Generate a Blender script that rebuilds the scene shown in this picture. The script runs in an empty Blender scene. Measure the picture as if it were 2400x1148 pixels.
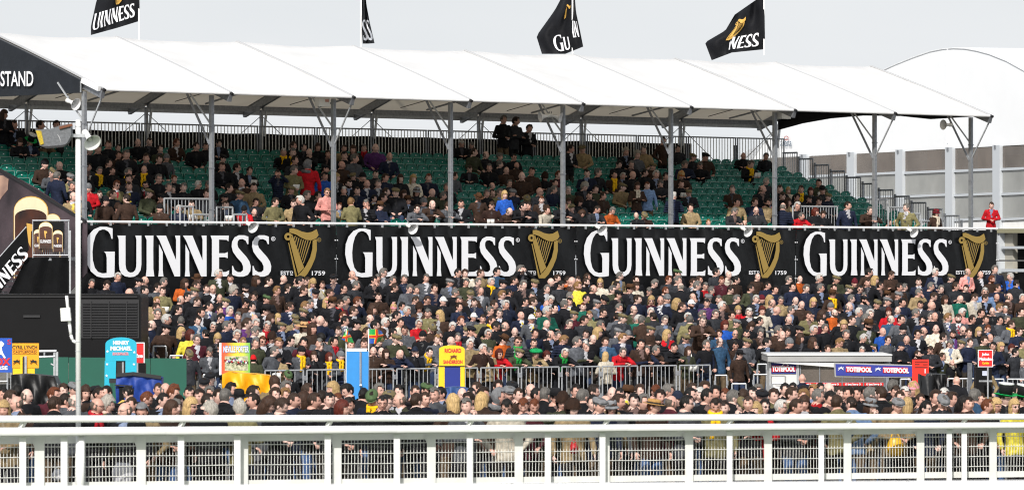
import bpy, bmesh, math, random
import numpy as np
from mathutils import Vector, Matrix, Euler, noise
from mathutils.geometry import tessellate_polygon
random.seed(7); np.random.seed(7)
SC = bpy.context.scene; COL = SC.collection
# ------------------------------------------------------------------ camera
FPX, YH, H = 11126.0, 627.0, 3.74          # focal length in photo pixels, horizon row, eye height
cam = bpy.data.cameras.new('camera'); camo = bpy.data.objects.new('camera', cam); COL.objects.link(camo)
cam.sensor_width = 36.0; cam.lens = 36.0*FPX/2400; cam.shift_y = (YH-574)/2400.0
cam.clip_start = 1.0; cam.clip_end = 6000
camo.location = (0, 0, H); camo.rotation_euler = (math.pi/2, 0, 0)
cam.dof.use_dof = True; cam.dof.focus_distance = 134; cam.dof.aperture_fstop = 6.5
SC.camera = camo
# ------------------------------------------------------------------ sky and sun
SUN_AZ = Vector((-0.22, -0.98, 0)).normalized(); SUN_EL = math.radians(36)
SUN = Vector((SUN_AZ.x*math.cos(SUN_EL), SUN_AZ.y*math.cos(SUN_EL), math.sin(SUN_EL)))
w = bpy.data.worlds.new("World"); SC.world = w; w.use_nodes = True
nt = w.node_tree; nt.nodes.clear()
wo = nt.nodes.new('ShaderNodeOutputWorld'); bg = nt.nodes.new('ShaderNodeBackground'); bg.inputs['Strength'].default_value = 0.1
sky = nt.nodes.new('ShaderNodeTexSky'); sky.sky_type = 'NISHITA'; sky.sun_disc = False
sky.sun_elevation = SUN_EL; sky.sun_rotation = math.atan2(SUN_AZ.x, SUN_AZ.y); sky.dust_density = 4
tc = nt.nodes.new('ShaderNodeTexCoord'); no = nt.nodes.new('ShaderNodeTexNoise')
no.inputs['Scale'].default_value = 5; no.inputs['Detail'].default_value = 5; mpw = nt.nodes.new('ShaderNodeMapping'); mpw.inputs['Scale'].default_value = (1, 1, 3.5)
cr = nt.nodes.new('ShaderNodeValToRGB')
cr.color_ramp.elements[0].position = .3; cr.color_ramp.elements[0].color = (.735, .77, .80, 1)
cr.color_ramp.elements[1].position = .7; cr.color_ramp.elements[1].color = (.83, .85, .87, 1)
ml = nt.nodes.new('ShaderNodeVectorMath'); ml.operation = 'SCALE'; ml.inputs['Scale'].default_value = 10.0
mx = nt.nodes.new('ShaderNodeMix'); mx.data_type = 'RGBA'; 
sx = nt.nodes.new('ShaderNodeSeparateXYZ'); mrw = nt.nodes.new('ShaderNodeMapRange'); mrw.inputs['From Min'].default_value = .04; mrw.inputs['From Max'].default_value = .75
mrw.inputs['To Min'].default_value = .95; mrw.inputs['To Max'].default_value = .5      # thin haze near the horizon, bluer overhead
L = nt.links.new
L(tc.outputs['Generated'], mpw.inputs['Vector']); L(mpw.outputs[0], no.inputs['Vector']); L(no.outputs['Fac'], cr.inputs['Fac']); L(cr.outputs['Color'], ml.inputs[0])
L(tc.outputs['Generated'], sx.inputs[0]); L(sx.outputs['Z'], mrw.inputs['Value']); L(mrw.outputs[0], mx.inputs['Factor']); L(sky.outputs['Color'], mx.inputs['A']); L(ml.outputs['Vector'], mx.inputs['B'])
L(mx.outputs['Result'], bg.inputs['Color']); L(bg.outputs['Background'], wo.inputs['Surface'])
sl = bpy.data.lights.new('sun', 'SUN'); sl.energy = 4.2; sl.angle = math.radians(1.2); sl.color = (1, .965, .92)
so = bpy.data.objects.new('sun', sl); COL.objects.link(so); so.rotation_euler = SUN.to_track_quat('Z', 'Y').to_euler(); so.location = (30, 60, 60)
vs = SC.view_settings; vs.view_transform = 'Standard'; vs.look = 'None'; vs.exposure = 0.08; vs.gamma = 1; vs.use_curve_mapping = False
SC.cycles.pixel_filter_type = 'BLACKMAN_HARRIS'; SC.cycles.filter_width = 1.15
SC.cycles.max_bounces = 5; SC.cycles.diffuse_bounces = 2; SC.cycles.glossy_bounces = 2; SC.cycles.transmission_bounces = 3; SC.cycles.transparent_max_bounces = 6

# ------------------------------------------------------------------ helpers
def lin(h):
    h = h.lstrip('#'); o = []
    for i in (0, 2, 4):
        c = int(h[i:i+2], 16)/255; o.append(c/12.92 if c <= .04045 else ((c+.055)/1.055)**2.4)
    return tuple(o)
def col(c): return tuple(lin(c)) if isinstance(c, str) else tuple(c)
MATS = {}
def mat(name, c, rough=.6, metal=0., nscale=0, namt=.15, bump=0., bscale=None, spec=.5, coat=0., trans=0., coord='Object', stretch=None, c2=None):
    if name in MATS: return MATS[name]
    m = bpy.data.materials.new(name); m.use_nodes = True; n = m.node_tree.nodes; l = m.node_tree.links.new
    p = n['Principled BSDF']; c = col(c)
    p.inputs['Base Color'].default_value = (*c, 1); p.inputs['Roughness'].default_value = rough; p.inputs['Metallic'].default_value = metal
    p.inputs['Specular IOR Level'].default_value = spec; p.inputs['Coat Weight'].default_value = coat
    if nscale or bump:
        t = n.new('ShaderNodeTexCoord'); mp = n.new('ShaderNodeMapping'); l(t.outputs[coord], mp.inputs['Vector'])
        if stretch: mp.inputs['Scale'].default_value = stretch
    if nscale:
        q = n.new('ShaderNodeTexNoise'); q.inputs['Scale'].default_value = nscale; q.inputs['Detail'].default_value = 5; l(mp.outputs[0], q.inputs['Vector'])
        r = n.new('ShaderNodeValToRGB'); r.color_ramp.elements[0].position = .3; r.color_ramp.elements[1].position = .7
        a = col(c2) if c2 else tuple(x*(1-namt) for x in c); b = tuple(min(1, x*(1+namt)) for x in c)
        r.color_ramp.elements[0].color = (*a, 1); r.color_ramp.elements[1].color = (*b, 1)
        l(q.outputs['Fac'], r.inputs['Fac']); l(r.outputs['Color'], p.inputs['Base Color'])
    if bump:
        q2 = n.new('ShaderNodeTexNoise'); q2.inputs['Scale'].default_value = bscale or 8; q2.inputs['Detail'].default_value = 4; l(mp.outputs[0], q2.inputs['Vector'])
        b_ = n.new('ShaderNodeBump'); b_.inputs['Strength'].default_value = bump; b_.inputs['Distance'].default_value = .05
        l(q2.outputs['Fac'], b_.inputs['Height']); l(b_.outputs['Normal'], p.inputs['Normal'])
    if trans:
        o = n['Material Output']; tr = n.new('ShaderNodeBsdfTranslucent'); tr.inputs['Color'].default_value = (.80, .70, .54, 1)
        ms = n.new('ShaderNodeMixShader'); ms.inputs['Fac'].default_value = trans
        l(p.outputs[0], ms.inputs[1]); l(tr.outputs[0], ms.inputs[2]); l(ms.outputs[0], o.inputs['Surface'])
    MATS[name] = m; return m
def tag(o, label=None, cat=None, group=None, kind=None):
    if label: o['label'] = label
    if cat: o['category'] = cat
    if group: o['group'] = group
    if kind: o['kind'] = kind
    return o
def empty(name, loc, label=None, cat=None, group=None, rz=0):
    o = bpy.data.objects.new(name, None); COL.objects.link(o); o.location = loc; o.rotation_euler = (0, 0, rz)
    return tag(o, label, cat, group)
def V(*a): return Vector(a)
class MB:
    def __init__(s): s.v = []; s.f = []; s.m = []; s.mats = []
    def mi(s, m):
        if m not in s.mats: s.mats.append(m)
        return s.mats.index(m)
    def add(s, vs, fs, m):
        b = len(s.v); s.v += [tuple(v) for v in vs]; k = s.mi(m)
        for f in fs: s.f.append([b+i for i in f]); s.m.append(k)
        return s
    def hexa(s, p, m):   # 8 corners: bottom 4 ccw, top 4
        return s.add(p, [(3, 2, 1, 0), (4, 5, 6, 7), (0, 1, 5, 4), (1, 2, 6, 5), (2, 3, 7, 6), (3, 0, 4, 7)], m)
    def box(s, x0, x1, y0, y1, z0, z1, m, fr=None):
        fr = fr or (lambda x, y, z: (x, y, z))
        return s.hexa([fr(x0, y0, z0), fr(x1, y0, z0), fr(x1, y1, z0), fr(x0, y1, z0), fr(x0, y0, z1), fr(x1, y0, z1), fr(x1, y1, z1), fr(x0, y1, z1)], m)
    def beam(s, p, q, w, h, m, up=(0, 0, 1)):
        p = Vector(p); q = Vector(q); d = (q-p).normalized(); up = Vector(up)
        if abs(d.dot(up)) > .98: up = SD
        a = d.cross(up).normalized()*w/2; b = a.cross(d).normalized()*h/2
        return s.hexa([p-a-b, p+a-b, q+a-b, q-a-b, p-a+b, p+a+b, q+a+b, q-a+b], m)
    def tube(s, p, q, r, m, n=8, r2=None, cap=True):
        p = Vector(p); q = Vector(q); d = (q-p).normalized(); r2 = r if r2 is None else r2
        a = d.orthogonal().normalized(); b = d.cross(a)
        vs = [];
        for c, rr in ((p, r), (q, r2)):
            for i in range(n):
                t = 2*math.pi*i/n; vs.append(c+a*math.cos(t)*rr+b*math.sin(t)*rr)
        fs = [(i, (i+1) % n, n+(i+1) % n, n+i) for i in range(n)]
        if cap: fs += [tuple(range(n-1, -1, -1)), tuple(range(n, 2*n))]
        return s.add(vs, fs, m)
    def rings(s, rs, m, cap=True, closed=True):
        n = len(rs[0]); vs = [v for r in rs for v in r]; fs = []
        for k in range(len(rs)-1):
            for i in range(n if closed else n-1):
                j = (i+1) % n; fs.append((k*n+i, k*n+j, (k+1)*n+j, (k+1)*n+i))
        if cap: fs += [tuple(range(n-1, -1, -1)), tuple(range((len(rs)-1)*n, len(rs)*n))]
        return s.add(vs, fs, m)
    def grid(s, fn, nu, nv, m):
        vs = [fn(i/nu, j/nv) for j in range(nv+1) for i in range(nu+1)]
        fs = [(j*(nu+1)+i, j*(nu+1)+i+1, (j+1)*(nu+1)+i+1, (j+1)*(nu+1)+i) for j in range(nv) for i in range(nu)]
        return s.add(vs, fs, m)
    def prism(s, pts, fr, d0, d1, m, sides=True):   # pts 2d outline; fr(x,z,depth)
        n = len(pts); tri = tessellate_polygon([[Vector((a, b, 0)) for a, b in pts]])
        A = [fr(a, b, d0) for a, b in pts]; B = [fr(a, b, d1) for a, b in pts]
        fs = [tuple(t) for t in tri]
        if sides: fs += [tuple(n+i for i in reversed(t)) for t in tri] + [(i, (i+1) % n, n+(i+1) % n, n+i) for i in range(n)]
        return s.add(A+B if sides else A, fs, m)
    def build(s, name, parent=None, smooth=False, mesh_only=False, local=False):
        me = bpy.data.meshes.new(name)
        vs = s.v
        if parent is not None and not local:
            c = parent.location; vs = [(a-c.x, b-c.y, z-c.z) for a, b, z in vs]
        me.from_pydata(vs, [], s.f); me.update()
        for m in s.mats: me.materials.append(m)
        me.polygons.foreach_set('material_index', s.m)
        if smooth: me.polygons.foreach_set('use_smooth', [True]*len(s.f))
        bm = bmesh.new(); bm.from_mesh(me); bmesh.ops.recalc_face_normals(bm, faces=bm.faces); bm.to_mesh(me); bm.free()
        if mesh_only: return me
        o = bpy.data.objects.new(name, me); COL.objects.link(o)
        if parent is not None: o.parent = parent
        return o
def inst(name, me, loc=(0, 0, 0), rz=0, parent=None, sc=None):
    o = bpy.data.objects.new(name, me); COL.objects.link(o); o.location = loc; o.rotation_euler = (0, 0, rz)
    if parent is not None: o.parent = parent
    if sc: o.scale = sc
    return o
# world point seen at photo pixel (px,py) at distance D
def PX(px, py, D): return Vector(((px-1200)/FPX*D, D, H+(YH-py)/FPX*D))
# grandstand frame: u along the front, v towards the back
TH = math.radians(40.43); CT, ST = math.cos(TH), math.sin(TH); X0, D0 = -12.13, 134.65
BAY, WID, OV, EZ, RZ = 4.5, 9.4, .91, 8.78, 10.59
def S(u, v, z): return Vector((X0+u*CT-v*ST, D0+u*ST+v*CT, z))
SD = Vector((CT, ST, 0))
def u_at(px, v):
    t = (px-1200)/FPX; return (t*(D0+v*CT)-X0+v*ST)/(CT-t*ST)
def uz(px, py, v):      # photo pixel to (u,z) on the plane v
    u = u_at(px, v); Y = D0+u*ST+v*CT; return u, H+(YH-py)/FPX*Y
# flat pixel frame at distance D (board facing the track), k = slant
def PF(D, k=0.):
    def fr(px, py, d=0):
        t = (px-1200)/FPX; Y = D/(1-k*t) + d
        return Vector((t*(Y-d), Y, H+(YH-py)/FPX*(Y-d)))
    return fr
def text2d(s, off=0.0):
    c = bpy.data.curves.new('txt', 'FONT'); c.body = s; c.size = 1; c.offset = off; c.resolution_u = 3
    o = bpy.data.objects.new('txt', c); COL.objects.link(o)
    dg = bpy.context.evaluated_depsgraph_get(); me = bpy.data.meshes.new_from_object(o.evaluated_get(dg))
    vs = [(v.co.x, v.co.y) for v in me.vertices]; fs = [tuple(p.vertices) for p in me.polygons]
    bpy.data.objects.remove(o); bpy.data.curves.remove(c); bpy.data.meshes.remove(me)
    return vs, fs
def lettering(mb, s, fr, x0, y0, x1, y1, d, m, off=0.02, shear=0.):   # fit the words into a pixel box
    vs, fs = text2d(s, off); xs = [a for a, b in vs]; ys = [b for a, b in vs]
    ax, bx, ay, by = min(xs), max(xs), min(ys), max(ys)
    mb.add([fr(x0+(a-ax)/(bx-ax)*(x1-x0)+shear*(b-ay), y1-(b-ay)/(by-ay)*(y1-y0), d) for a, b in vs], fs, m)

# ------------------------------------------------------------------ materials
M_galv = mat('galvanised_steel', '#8d9095', .45, .6, 14, .22)
M_galvl = mat('bright_galvanised_steel', '#b4b7ba', .4, .45, 14, .15)
M_alu = mat('dull_aluminium', '#a0a3a6', .4, .5, 9, .12)
M_dark = mat('dark_steel', '#2b2b2d', .5, .3)
M_black = mat('black_cloth', '#0c0d0f', .8, 0, 3, .35, .5, 3, spec=.15)
M_blackp = mat('black_panel', '#08080a', .6, 0, 5, .3, spec=.2)
M_canvas = mat('white_canvas', (.83, .83, .825), .55, 0, 1.2, .05, .35, 1.4, trans=.20)
M_seam = mat('grey_seam', '#b4b5b7', .7)
M_white = mat('white_plastic', (.86, .86, .855), .35, 0, 5, .035, .03, 6)
M_whitep = mat('white_painted_steel', (.80, .80, .765), .45, 0, 3, .08)
M_letter = mat('white_print', (.80, .81, .84), .6)
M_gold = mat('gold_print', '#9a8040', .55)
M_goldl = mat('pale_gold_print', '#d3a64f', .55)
M_ban = mat('black_banner_vinyl', '#08090b', .36, 0, 2, .3, 1.0, 1.6, stretch=(1, 1, .45), spec=.35)
M_conc = mat('grey_concrete', '#77756f', .85, 0, 3, .2, .3, 20)
M_deck = mat('grey_deck_board', '#5c5c5b', .8, 0, 6, .2)
M_grey = mat('charcoal_canvas', '#20242a', .6, 0, 2, .15, .5, 2.5, spec=.3)
M_turf = mat('turf', '#4d6130', .95, 0, 2, .25, .6, 40, c2='#3a4a22')
M_tarmac = mat('worn_tarmac', '#55534f', .9, 0, 1.5, .2, .3, 30)
M_green = mat('green_board', '#125444', .7, 0, 2, .06)
# ================================================================== setting
def terr_F(a): return V(-6.3+11.7*a, 120.9+6.9*a)
def terr_B(a): p = S(-4.47+13.37*a, -.25, 0); return V(p.x, p.y)
NR = 14
def terr(a, t): return terr_F(a)*(1-t)+terr_B(a)*t
def terr_a(px, t):
    k = (px-1200)/FPX; p0 = terr(0, t); p1 = terr(1, t); d = p1-p0; return (k*p0.y-p0.x)/(d.x-k*d.y)
m = MB(); m.add([(-900, 40, -.02), (900, 40, -.02), (900, 2500, -.02), (-900, 2500, -.02)], [(0, 1, 2, 3)], M_tarmac)
tag(m.build('ground'), kind='structure')
m = MB(); m.add([(-60, 20, .34), (60, 20, .10), (60, 101, .10), (-60, 41, .34), (-60, 20, -1), (60, 20, -1), (60, 101, -1), (-60, 41, -1)],
                [(0, 1, 2, 3), (3, 2, 6, 7)], M_turf); tag(m.build('racecourse_turf'), kind='structure')
m = MB()
AL, AR = -.55, 2.6
for r in range(NR):
    t0, t1, z = r/NR, (r+1)/NR, .142*r+.02
    A, B, C_, D_ = terr(AL, t0), terr(AR, t0), terr(AR, t1), terr(AL, t1)
    m.add([(*A, z-.142), (*B, z-.142), (*B, z), (*A, z), (*C_, z), (*D_, z)], [(0, 1, 2, 3), (3, 2, 4, 5)], M_conc)
tag(m.build('terrace'), kind='structure')

# ================================================================== grandstand
G = empty('grandstand', S(18, 4, 0), 'covered temporary grandstand with white canopy roof and rows of green seats', 'grandstand')
NB = 8
def rowv(j): return 1.0+.78*j
def rowz(j): return 4.35+.225*j
# tier steps
for j in range(11):
    z = rowz(j); b = rowv(j)-.35
    m = MB(); m.box(0, 36, b, b+.78, z-.05, z, M_deck, S); m.box(0, 36, b, b+.03, z-.225, z-.052, M_dark, S); m.build('tier_step', G)
m = MB(); m.box(0, 38.6, -.1, .64, 3.95, 4.0, M_deck, S); m.build('walkway_deck', G)
m = MB(); m.box(0, 36, 9.25, 9.5, 6.4, 6.65, M_deck, S); m.build('rear_deck', G)
# frame posts (square box section, with lighter edge flange), braces
for k in range(NB+1):
    u = k*BAY; m = MB()
    m.box(u-.055, u+.055, -.05, .06, 2.0, EZ-.05, M_alu, S); m.box(u-.03, u+.03, -.062, -.051, 4.9, EZ-.1, M_galv, S)
    for z in (5.4, 6.6, 7.8): m.box(u-.065, u+.065, -.07, .07, z, z+.03, M_galv, S)
    m.build('front_post', G)
    m = MB(); m.box(u-.04, u+.04, WID-.05, WID+.05, 0, EZ-.05, M_galv, S); m.beam(S(u+.09, WID, 7.9), S(u+.2, WID, EZ-.1), .06, .06, M_galvl)
    m.build('rear_post', G)
    m = MB(); m.beam(S(u, -.02, 7.35), S(u+.06, -OV+.02, EZ-.06), .035, .04, M_galvl)
    if k in (0, 2, 7, 8): m.build('roof_brace', G)
    m = MB()
    if k: m.beam(S(u-.05, .02, 7.3), S(u-.40, .8, EZ+.2), .045, .06, M_galv)
    m.beam(S(u-.02, .03, 7.9), S(u-.36, .8, EZ+.22), .035, .045, M_galvl); m.build('roof_brace', G)
# roof beams and canopy panels
def roofz(v):
    a = WID/2; return EZ+(RZ-EZ)*(1-abs(v-a)/(a+OV)) + .03*math.sin(math.pi*min(1, max(0, abs(v-a)/(a+OV))))
for k in range(NB+1):
    u = k*BAY; m = MB(); vv = [-OV, 1.2, 3, WID/2, WID-3, WID-1.2, WID+OV]
    for a, b in zip(vv, vv[1:]): m.beam(S(u, a, roofz(a)-.16), S(u, b, roofz(b)-.16), .12, .22, M_galv)
    m.build('roof_beam', G)
    m = MB()
    for a, b in zip(vv, vv[1:]): m.beam(S(u, a, roofz(a)+.012), S(u, b, roofz(b)+.012), .09, .03, M_seam)
    m.tube(S(u, -OV-.03, EZ-.02), S(u, -OV-.10, EZ-.05), .045, M_dark); m.build('seam_cover', G)
for k in range(NB):
    def fn(s, t, k=k):
        v = -OV+t*(WID+2*OV); u = (k+s)*BAY
        return S(u, v, roofz(v)-.07*math.sin(math.pi*s)*(1-(2*t-1)**2*.8)+.012*math.sin(9*s+3*k))
    m = MB(); m.grid(fn, 10, 24, M_canvas); m.build('canopy_panel', G, smooth=True)
    m = MB(); u0, u1 = k*BAY+.07, (k+1)*BAY-.07
    m.tube(S(u0, -OV, EZ-.02), S(u1, -OV, EZ-.02), .045, M_white); m.build('eave_rail', G)
    m = MB(); m.beam(S(u0, WID+.02, EZ-.02), S(u1, WID+.02, EZ-.02), .1, .16, M_galv); m.beam(S(u0, WID+OV-.03, EZ-.12), S(u1, WID+OV-.03, EZ-.12), .08, .12, M_galvl)
    m.beam(S(u0+BAY/2-.03, WID, EZ+.1), S(u0+BAY/2-.03, 3, EZ+1.1), .05, .05, M_galv); m.build('rear_purlin', G)
    for (a, b) in ((0, 1),):
        m = MB(); m.tube(S(u0, WID, 8.5), S(u0+1.6, WID, 7.35), .012, M_dark, 5); m.build('bracing_wire', G); m = MB(); m.tube(S(u1, WID, 8.5), S(u1-1.6, WID, 7.35), .012, M_dark, 5)
        m.build('bracing_wire', G); m = MB(); m.tube(S(u0+.3, WID-1, EZ+.1), S(u0+1.9, WID-3.6, EZ+.9), .012, M_dark, 5); m.build('bracing_wire', G)
# rear guard rail panels and the black backing
for i in range(16):
    u0, u1 = i*2.3+.02-.6, (i+1)*2.3-.02-.6; v = WID-.25
    m = MB(); z0, z1 = 7.0, 8.2
    m.tube(S(u0, v, z1), S(u1, v, z1), .024, M_galv, 6); m.tube(S(u0, v, z0), S(u1, v, z0), .02, M_galv, 6)
    for u in (u0+.03, u1-.03): m.tube(S(u, v, 6.5), S(u, v, z1+.02), .026, M_galv, 6)
    for u in (u0-.03,): m.beam(S(u, v+.06, 6.5), S(u, v+.06, 7.95), .09, .09, M_dark)
    m.build('rear_railing', G)
    m = MB(); n = 17
    for q in range(1, n): u = u0+(u1-u0)*q/n; m.tube(S(u, v, z0), S(u, v, z1), .0155, M_whitep, 5)
    tag(m.build('railing_bars', G), kind='stuff')
m = MB()
def fn(s, t): return S(-3+35.2*s, WID+.16+.03*math.sin(s*190), 6.2+t*(1.78+.012*math.sin(s*97)))
m.grid(fn, 160, 2, M_black); m.build('black_backing_sheet', G)
# end guard: panels stepping down with the rake
for j in range(11):
    v = rowv(j)-.35; z = rowz(j)+1.12; u = 36.15
    m = MB(); m.tube(S(u, v+.03, z), S(u, v+.75, z), .03, M_galv, 6); m.tube(S(u, v+.03, z-1.0), S(u, v+.75, z-1.0), .02, M_galv, 6)
    m.tube(S(u, v+.04, z-1.3), S(u, v+.04, z), .024, M_galv, 6); m.tube(S(u, v+.73, z-1.3), S(u, v+.73, z), .024, M_galv, 6)
    m.beam(S(u+.05, v-.02, z-1.9), S(u+.05, v-.02, z-.14), .06, .06, M_galv)
    for q in range(1, 6): m.tube(S(u, v+.04+.69*q/6, z-1), S(u, v+.04+.69*q/6, z), .0125, M_galvl, 5)
    m.build('end_guard_rail', G)
# gangway barriers inside the seating front
def guard(pxa, pxb, pyt, v, hgt, parent, name='gangway_rail', sp=.12):
    ua, za = uz(pxa, pyt, v); ub, zb = uz(pxb, pyt, v); m = MB(); z = (za+zb)/2
    m.tube(S(ua, v, z), S(ub, v, z), .03, M_galvl, 6); m.tube(S(ua, v, z-hgt+.12), S(ub, v, z-hgt+.12), .022, M_galvl, 6)
    for u in (ua, ub): m.tube(S(u, v, z-hgt), S(u, v, z+.01), .028, M_galvl, 6)
    n = max(2, int((ub-ua)/sp))
    for q in range(1, n): u = ua+(ub-ua)*q/n; m.tube(S(u, v, z-hgt+.12), S(u, v, z), .014, M_galvl, 5)
    return m.build(name, parent)
guard(385, 492, 466, .9, 1.1, G); guard(422, 452, 484, .5, 1.0, G); guard(508, 545, 486, .6, 1.0, G); guard(548, 578, 503, .3, .8, G); guard(452, 490, 503, .3, .8, G)
guard(1858, 1962, 484, .9, 1.1, G); guard(2055, 2080, 468, 1.3, 1.1, G); guard(2082, 2118, 486, .8, 1.0, G); guard(2130, 2157, 501, .5, .9, G); guard(2160, 2185, 518, .3, .5, G)
# gable sheets
pts = []
for i in range(9): v = WID/2*i/8*2; pts.append((v, roofz(v)-.06))
pts = [(0, 8.69)]+pts+[(WID, 8.69)]
m = MB(); m.prism(pts, lambda v, z, d: S(-.12+d, v, z), 0, .05, M_grey); m.build('gable_sheet', G)
m = MB(); m.beam(S(-.16, -.05, 8.7), S(-.16, -.05, 9.02), .03, .03, M_galvl); m.beam(S(-.13, -.1, roofz(0)-.05), S(-.13, -OV, EZ), .1, .14, M_white); m.build('edge_trim', G)
pts = [(0, EZ-.02)]+[(WID*i/8, roofz(WID*i/8)-.25) for i in range(9)]+[(WID, 8.52), (WID-1.2, 8.72), (WID-2.6, 8.86), (WID-4.2, 8.92), (WID-6, 8.86), (2, 8.72)]
m = MB(); m.prism(pts, lambda v, z, d: S(36.1+d, v, z), 0, .04, M_blackp); m.build('gable_sheet', G)
# side cladding print at the left end of the stand (brown dusk with pints)
def px_v(px, py, u=-.18):   # pixel -> (v,z) on plane u
    t = (px-1200)/FPX; v = (X0+u*CT-t*(D0+u*ST))/(ST+t*CT); Y = D0+u*ST+v*CT; return v, H+(YH-py)/FPX*Y
FV = lambda px, py, d=0: (lambda q: S(-.18-d, q[0], q[1]))(px_v(px, py))
M_dusk = mat('dusk_print', '#4a3d42', .5, 0, .7, .35, .9, 1.6, c2='#1b161b')
M_duskl = mat('pale_dusk_print', '#b3917c', .55, 0, 1.2, .2, c2='#6b5450')
M_stout = mat('stout_print', '#4a2412', .5, 0, 1.2, .5, .4, 2, c2='#120705')
M_cream = mat('cream_print', '#e9d9b4', .5, 0, 2, .08)
SP = empty('side_banner', FV(90, 560), 'brown dusk banner printed with a stout glass, on the left end of the grandstand', 'banner')
m = MB(); m.prism([(-60, 362), (85, 440), (178, 503), (205, 520), (205, 640), (150, 700), (-60, 700)], FV, 0, .02, M_dusk); m.build('banner_sheet', SP)
m = MB(); m.prism([(-60, 405), (10, 412), (22, 420), (20, 445), (6, 462), (-4, 480), (-60, 500)], FV, .03, .031, M_duskl, False); m.build('pale_sky_print', SP)
m = MB(); m.beam(FV(-60, 360, .05), FV(205, 519, .05), .05, .06, M_dark); m.build('banner_edge', SP)
def pint(fr, cx, top, w, h, parent, d, txt=True):
    def arch(x0, x1, y0, y1, r): return [(x0, y1)]+[((x0+x1)/2-(x1-x0)/2*math.cos(a), y0+r-r*math.sin(a)) for a in [math.pi*i/12 for i in range(13)]]+[(x1, y1)]
    m = MB(); m.prism(arch(cx-w/2*1.04, cx+w/2*1.04, top-w*.03, top+h, w*.45), fr, d-.006, d-.005, M_goldl, False); m.prism(arch(cx-w/2, cx+w/2, top, top+h, w*.42), fr, d, d+.001, M_cream, False)
    m.prism(arch(cx-w/2*.95, cx+w/2*.95, top+h*.15, top+h, w*.22), fr, d+.006, d+.007, M_stout, False)
    m.prism([(cx-w*.12, top+h*.32), (cx+w*.1, top+h*.34), (cx+w*.12, top+h*.4), (cx+w*.02, top+h*.42), (cx, top+h*.62), (cx-w*.06, top+h*.56), (cx-w*.1, top+h*.42)], fr, d+.012, d+.013, M_goldl, False)
    if txt: lettering(m, txt, fr, cx-w*.42, top+h*.66, cx+w*.42, top+h*.78, d+.014, M_letter)
    m.build('pint_print', parent)
pint(FV, 75, 462, 78, 190, SP, .04, None); pint(FV, 125, 502, 36, 120, SP, .035, None)
lettering_m = MB(); lettering(lettering_m, 'STAND', lambda px, py, d=0: (lambda q: S(-.2, q[0], q[1]))(px_v(px, py, -.2)), 1, 167, 78, 203, 0, M_letter, .015)
lettering_m.build('sign_lettering', G)
# electrics box and loudspeakers under the roof
def horn(loc, dirv, sc=1., label='', group='white horn loudspeakers'):
    d = Vector(dirv).normalized(); a = d.orthogonal().normalized(); b = d.cross(a)
    o = empty('horn_loudspeaker', loc, label, 'loudspeaker', group); prof = [(-.02, .05), (.06, .06), (.12, .075), (.2, .11), (.27, .16), (.31, .205), (.315, .215)]
    def ring(x, r, n=18): return [d*x*sc+a*math.cos(6.283*i/n)*r*sc+b*math.sin(6.283*i/n)*r*sc for i in range(n)]
    m = MB(); m.rings([ring(x, r) for x, r in prof]+[ring(x-.012, r-.012) for x, r in reversed(prof[1:])], M_white, False); m.build('horn_bell', o, True, local=True)
    m = MB(); m.rings([ring(-.16, .05), ring(-.15, .075), ring(-.02, .075), ring(.0, .06)], M_whitep); m.rings([ring(.1, .02), ring(.16, .045), ring(.2, .03)], M_whitep); m.build('driver_unit', o, True, local=True)
    m = MB(); m.tube(d*-.08*sc, d*-.08*sc+V(0, .12, .16)*sc, .02*sc, M_galv, 6); m.build('bracket', o, local=True)
    return o
# horn loudspeakers along the banner rail
hs = [(583, 527, 'below the yellow-gold harp side of the first big lettering'), (958, 531, 'over the second big lettering'), (1402, 534, 'over the third big lettering, beside its first letter'), (1743, 538, 'over the end of the third big lettering'), (2132, 540, 'over the fourth big lettering')]
for px, py, wds in hs:
    u, z = uz(px, py, -.38); horn(S(u, -.38, z+.02), (.55, -.75, -.42), .8, 'white horn loudspeaker hung '+wds)
u, z = uz(1290, 272, .1); horn(S(u-.12, .1, z), (-.9, -.35, -.15), .8, 'white horn loudspeaker facing left on the brace of the fifth roof post'); horn(S(u+.12, .1, z), (.9, -.3, -.25), .8, 'white horn loudspeaker facing right on the brace of the fifth roof post')
u, z = uz(2224, 293, 0); horn(S(u, 0, z), (-.8, -.6, 0), .8, 'white horn loudspeaker on the brace of the last roof post, before the marquee')
u, z = uz(178, 238, 0); horn(S(u, .3, z), (.7, -.6, -.3), .85, 'white horn loudspeaker under the dark gable sheet beside the first roof post')
for i, (px, py, wds) in enumerate([(756, 238, 'third'), (1838, 268, 'seventh')]):
    u, z = uz(px, py, -.1); o = empty('junction_box', S(u, -.1, z-.15), 'white electrical box under the roof edge beside the %s roof post' % wds, 'electrical box', 'electrical boxes under the roof edge')
    m = MB(); m.box(u-.2, u+.2, -.2, .02, z-.15, z+.13, M_whitep, S); m.build('box_body', o)
    m = MB(); m.box(u+.02, u+.15, -.21, -.202, z-.02, z+.06, mat('pink_sticker', '#c08f82', .6), S); m.build('sticker', o)

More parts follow.
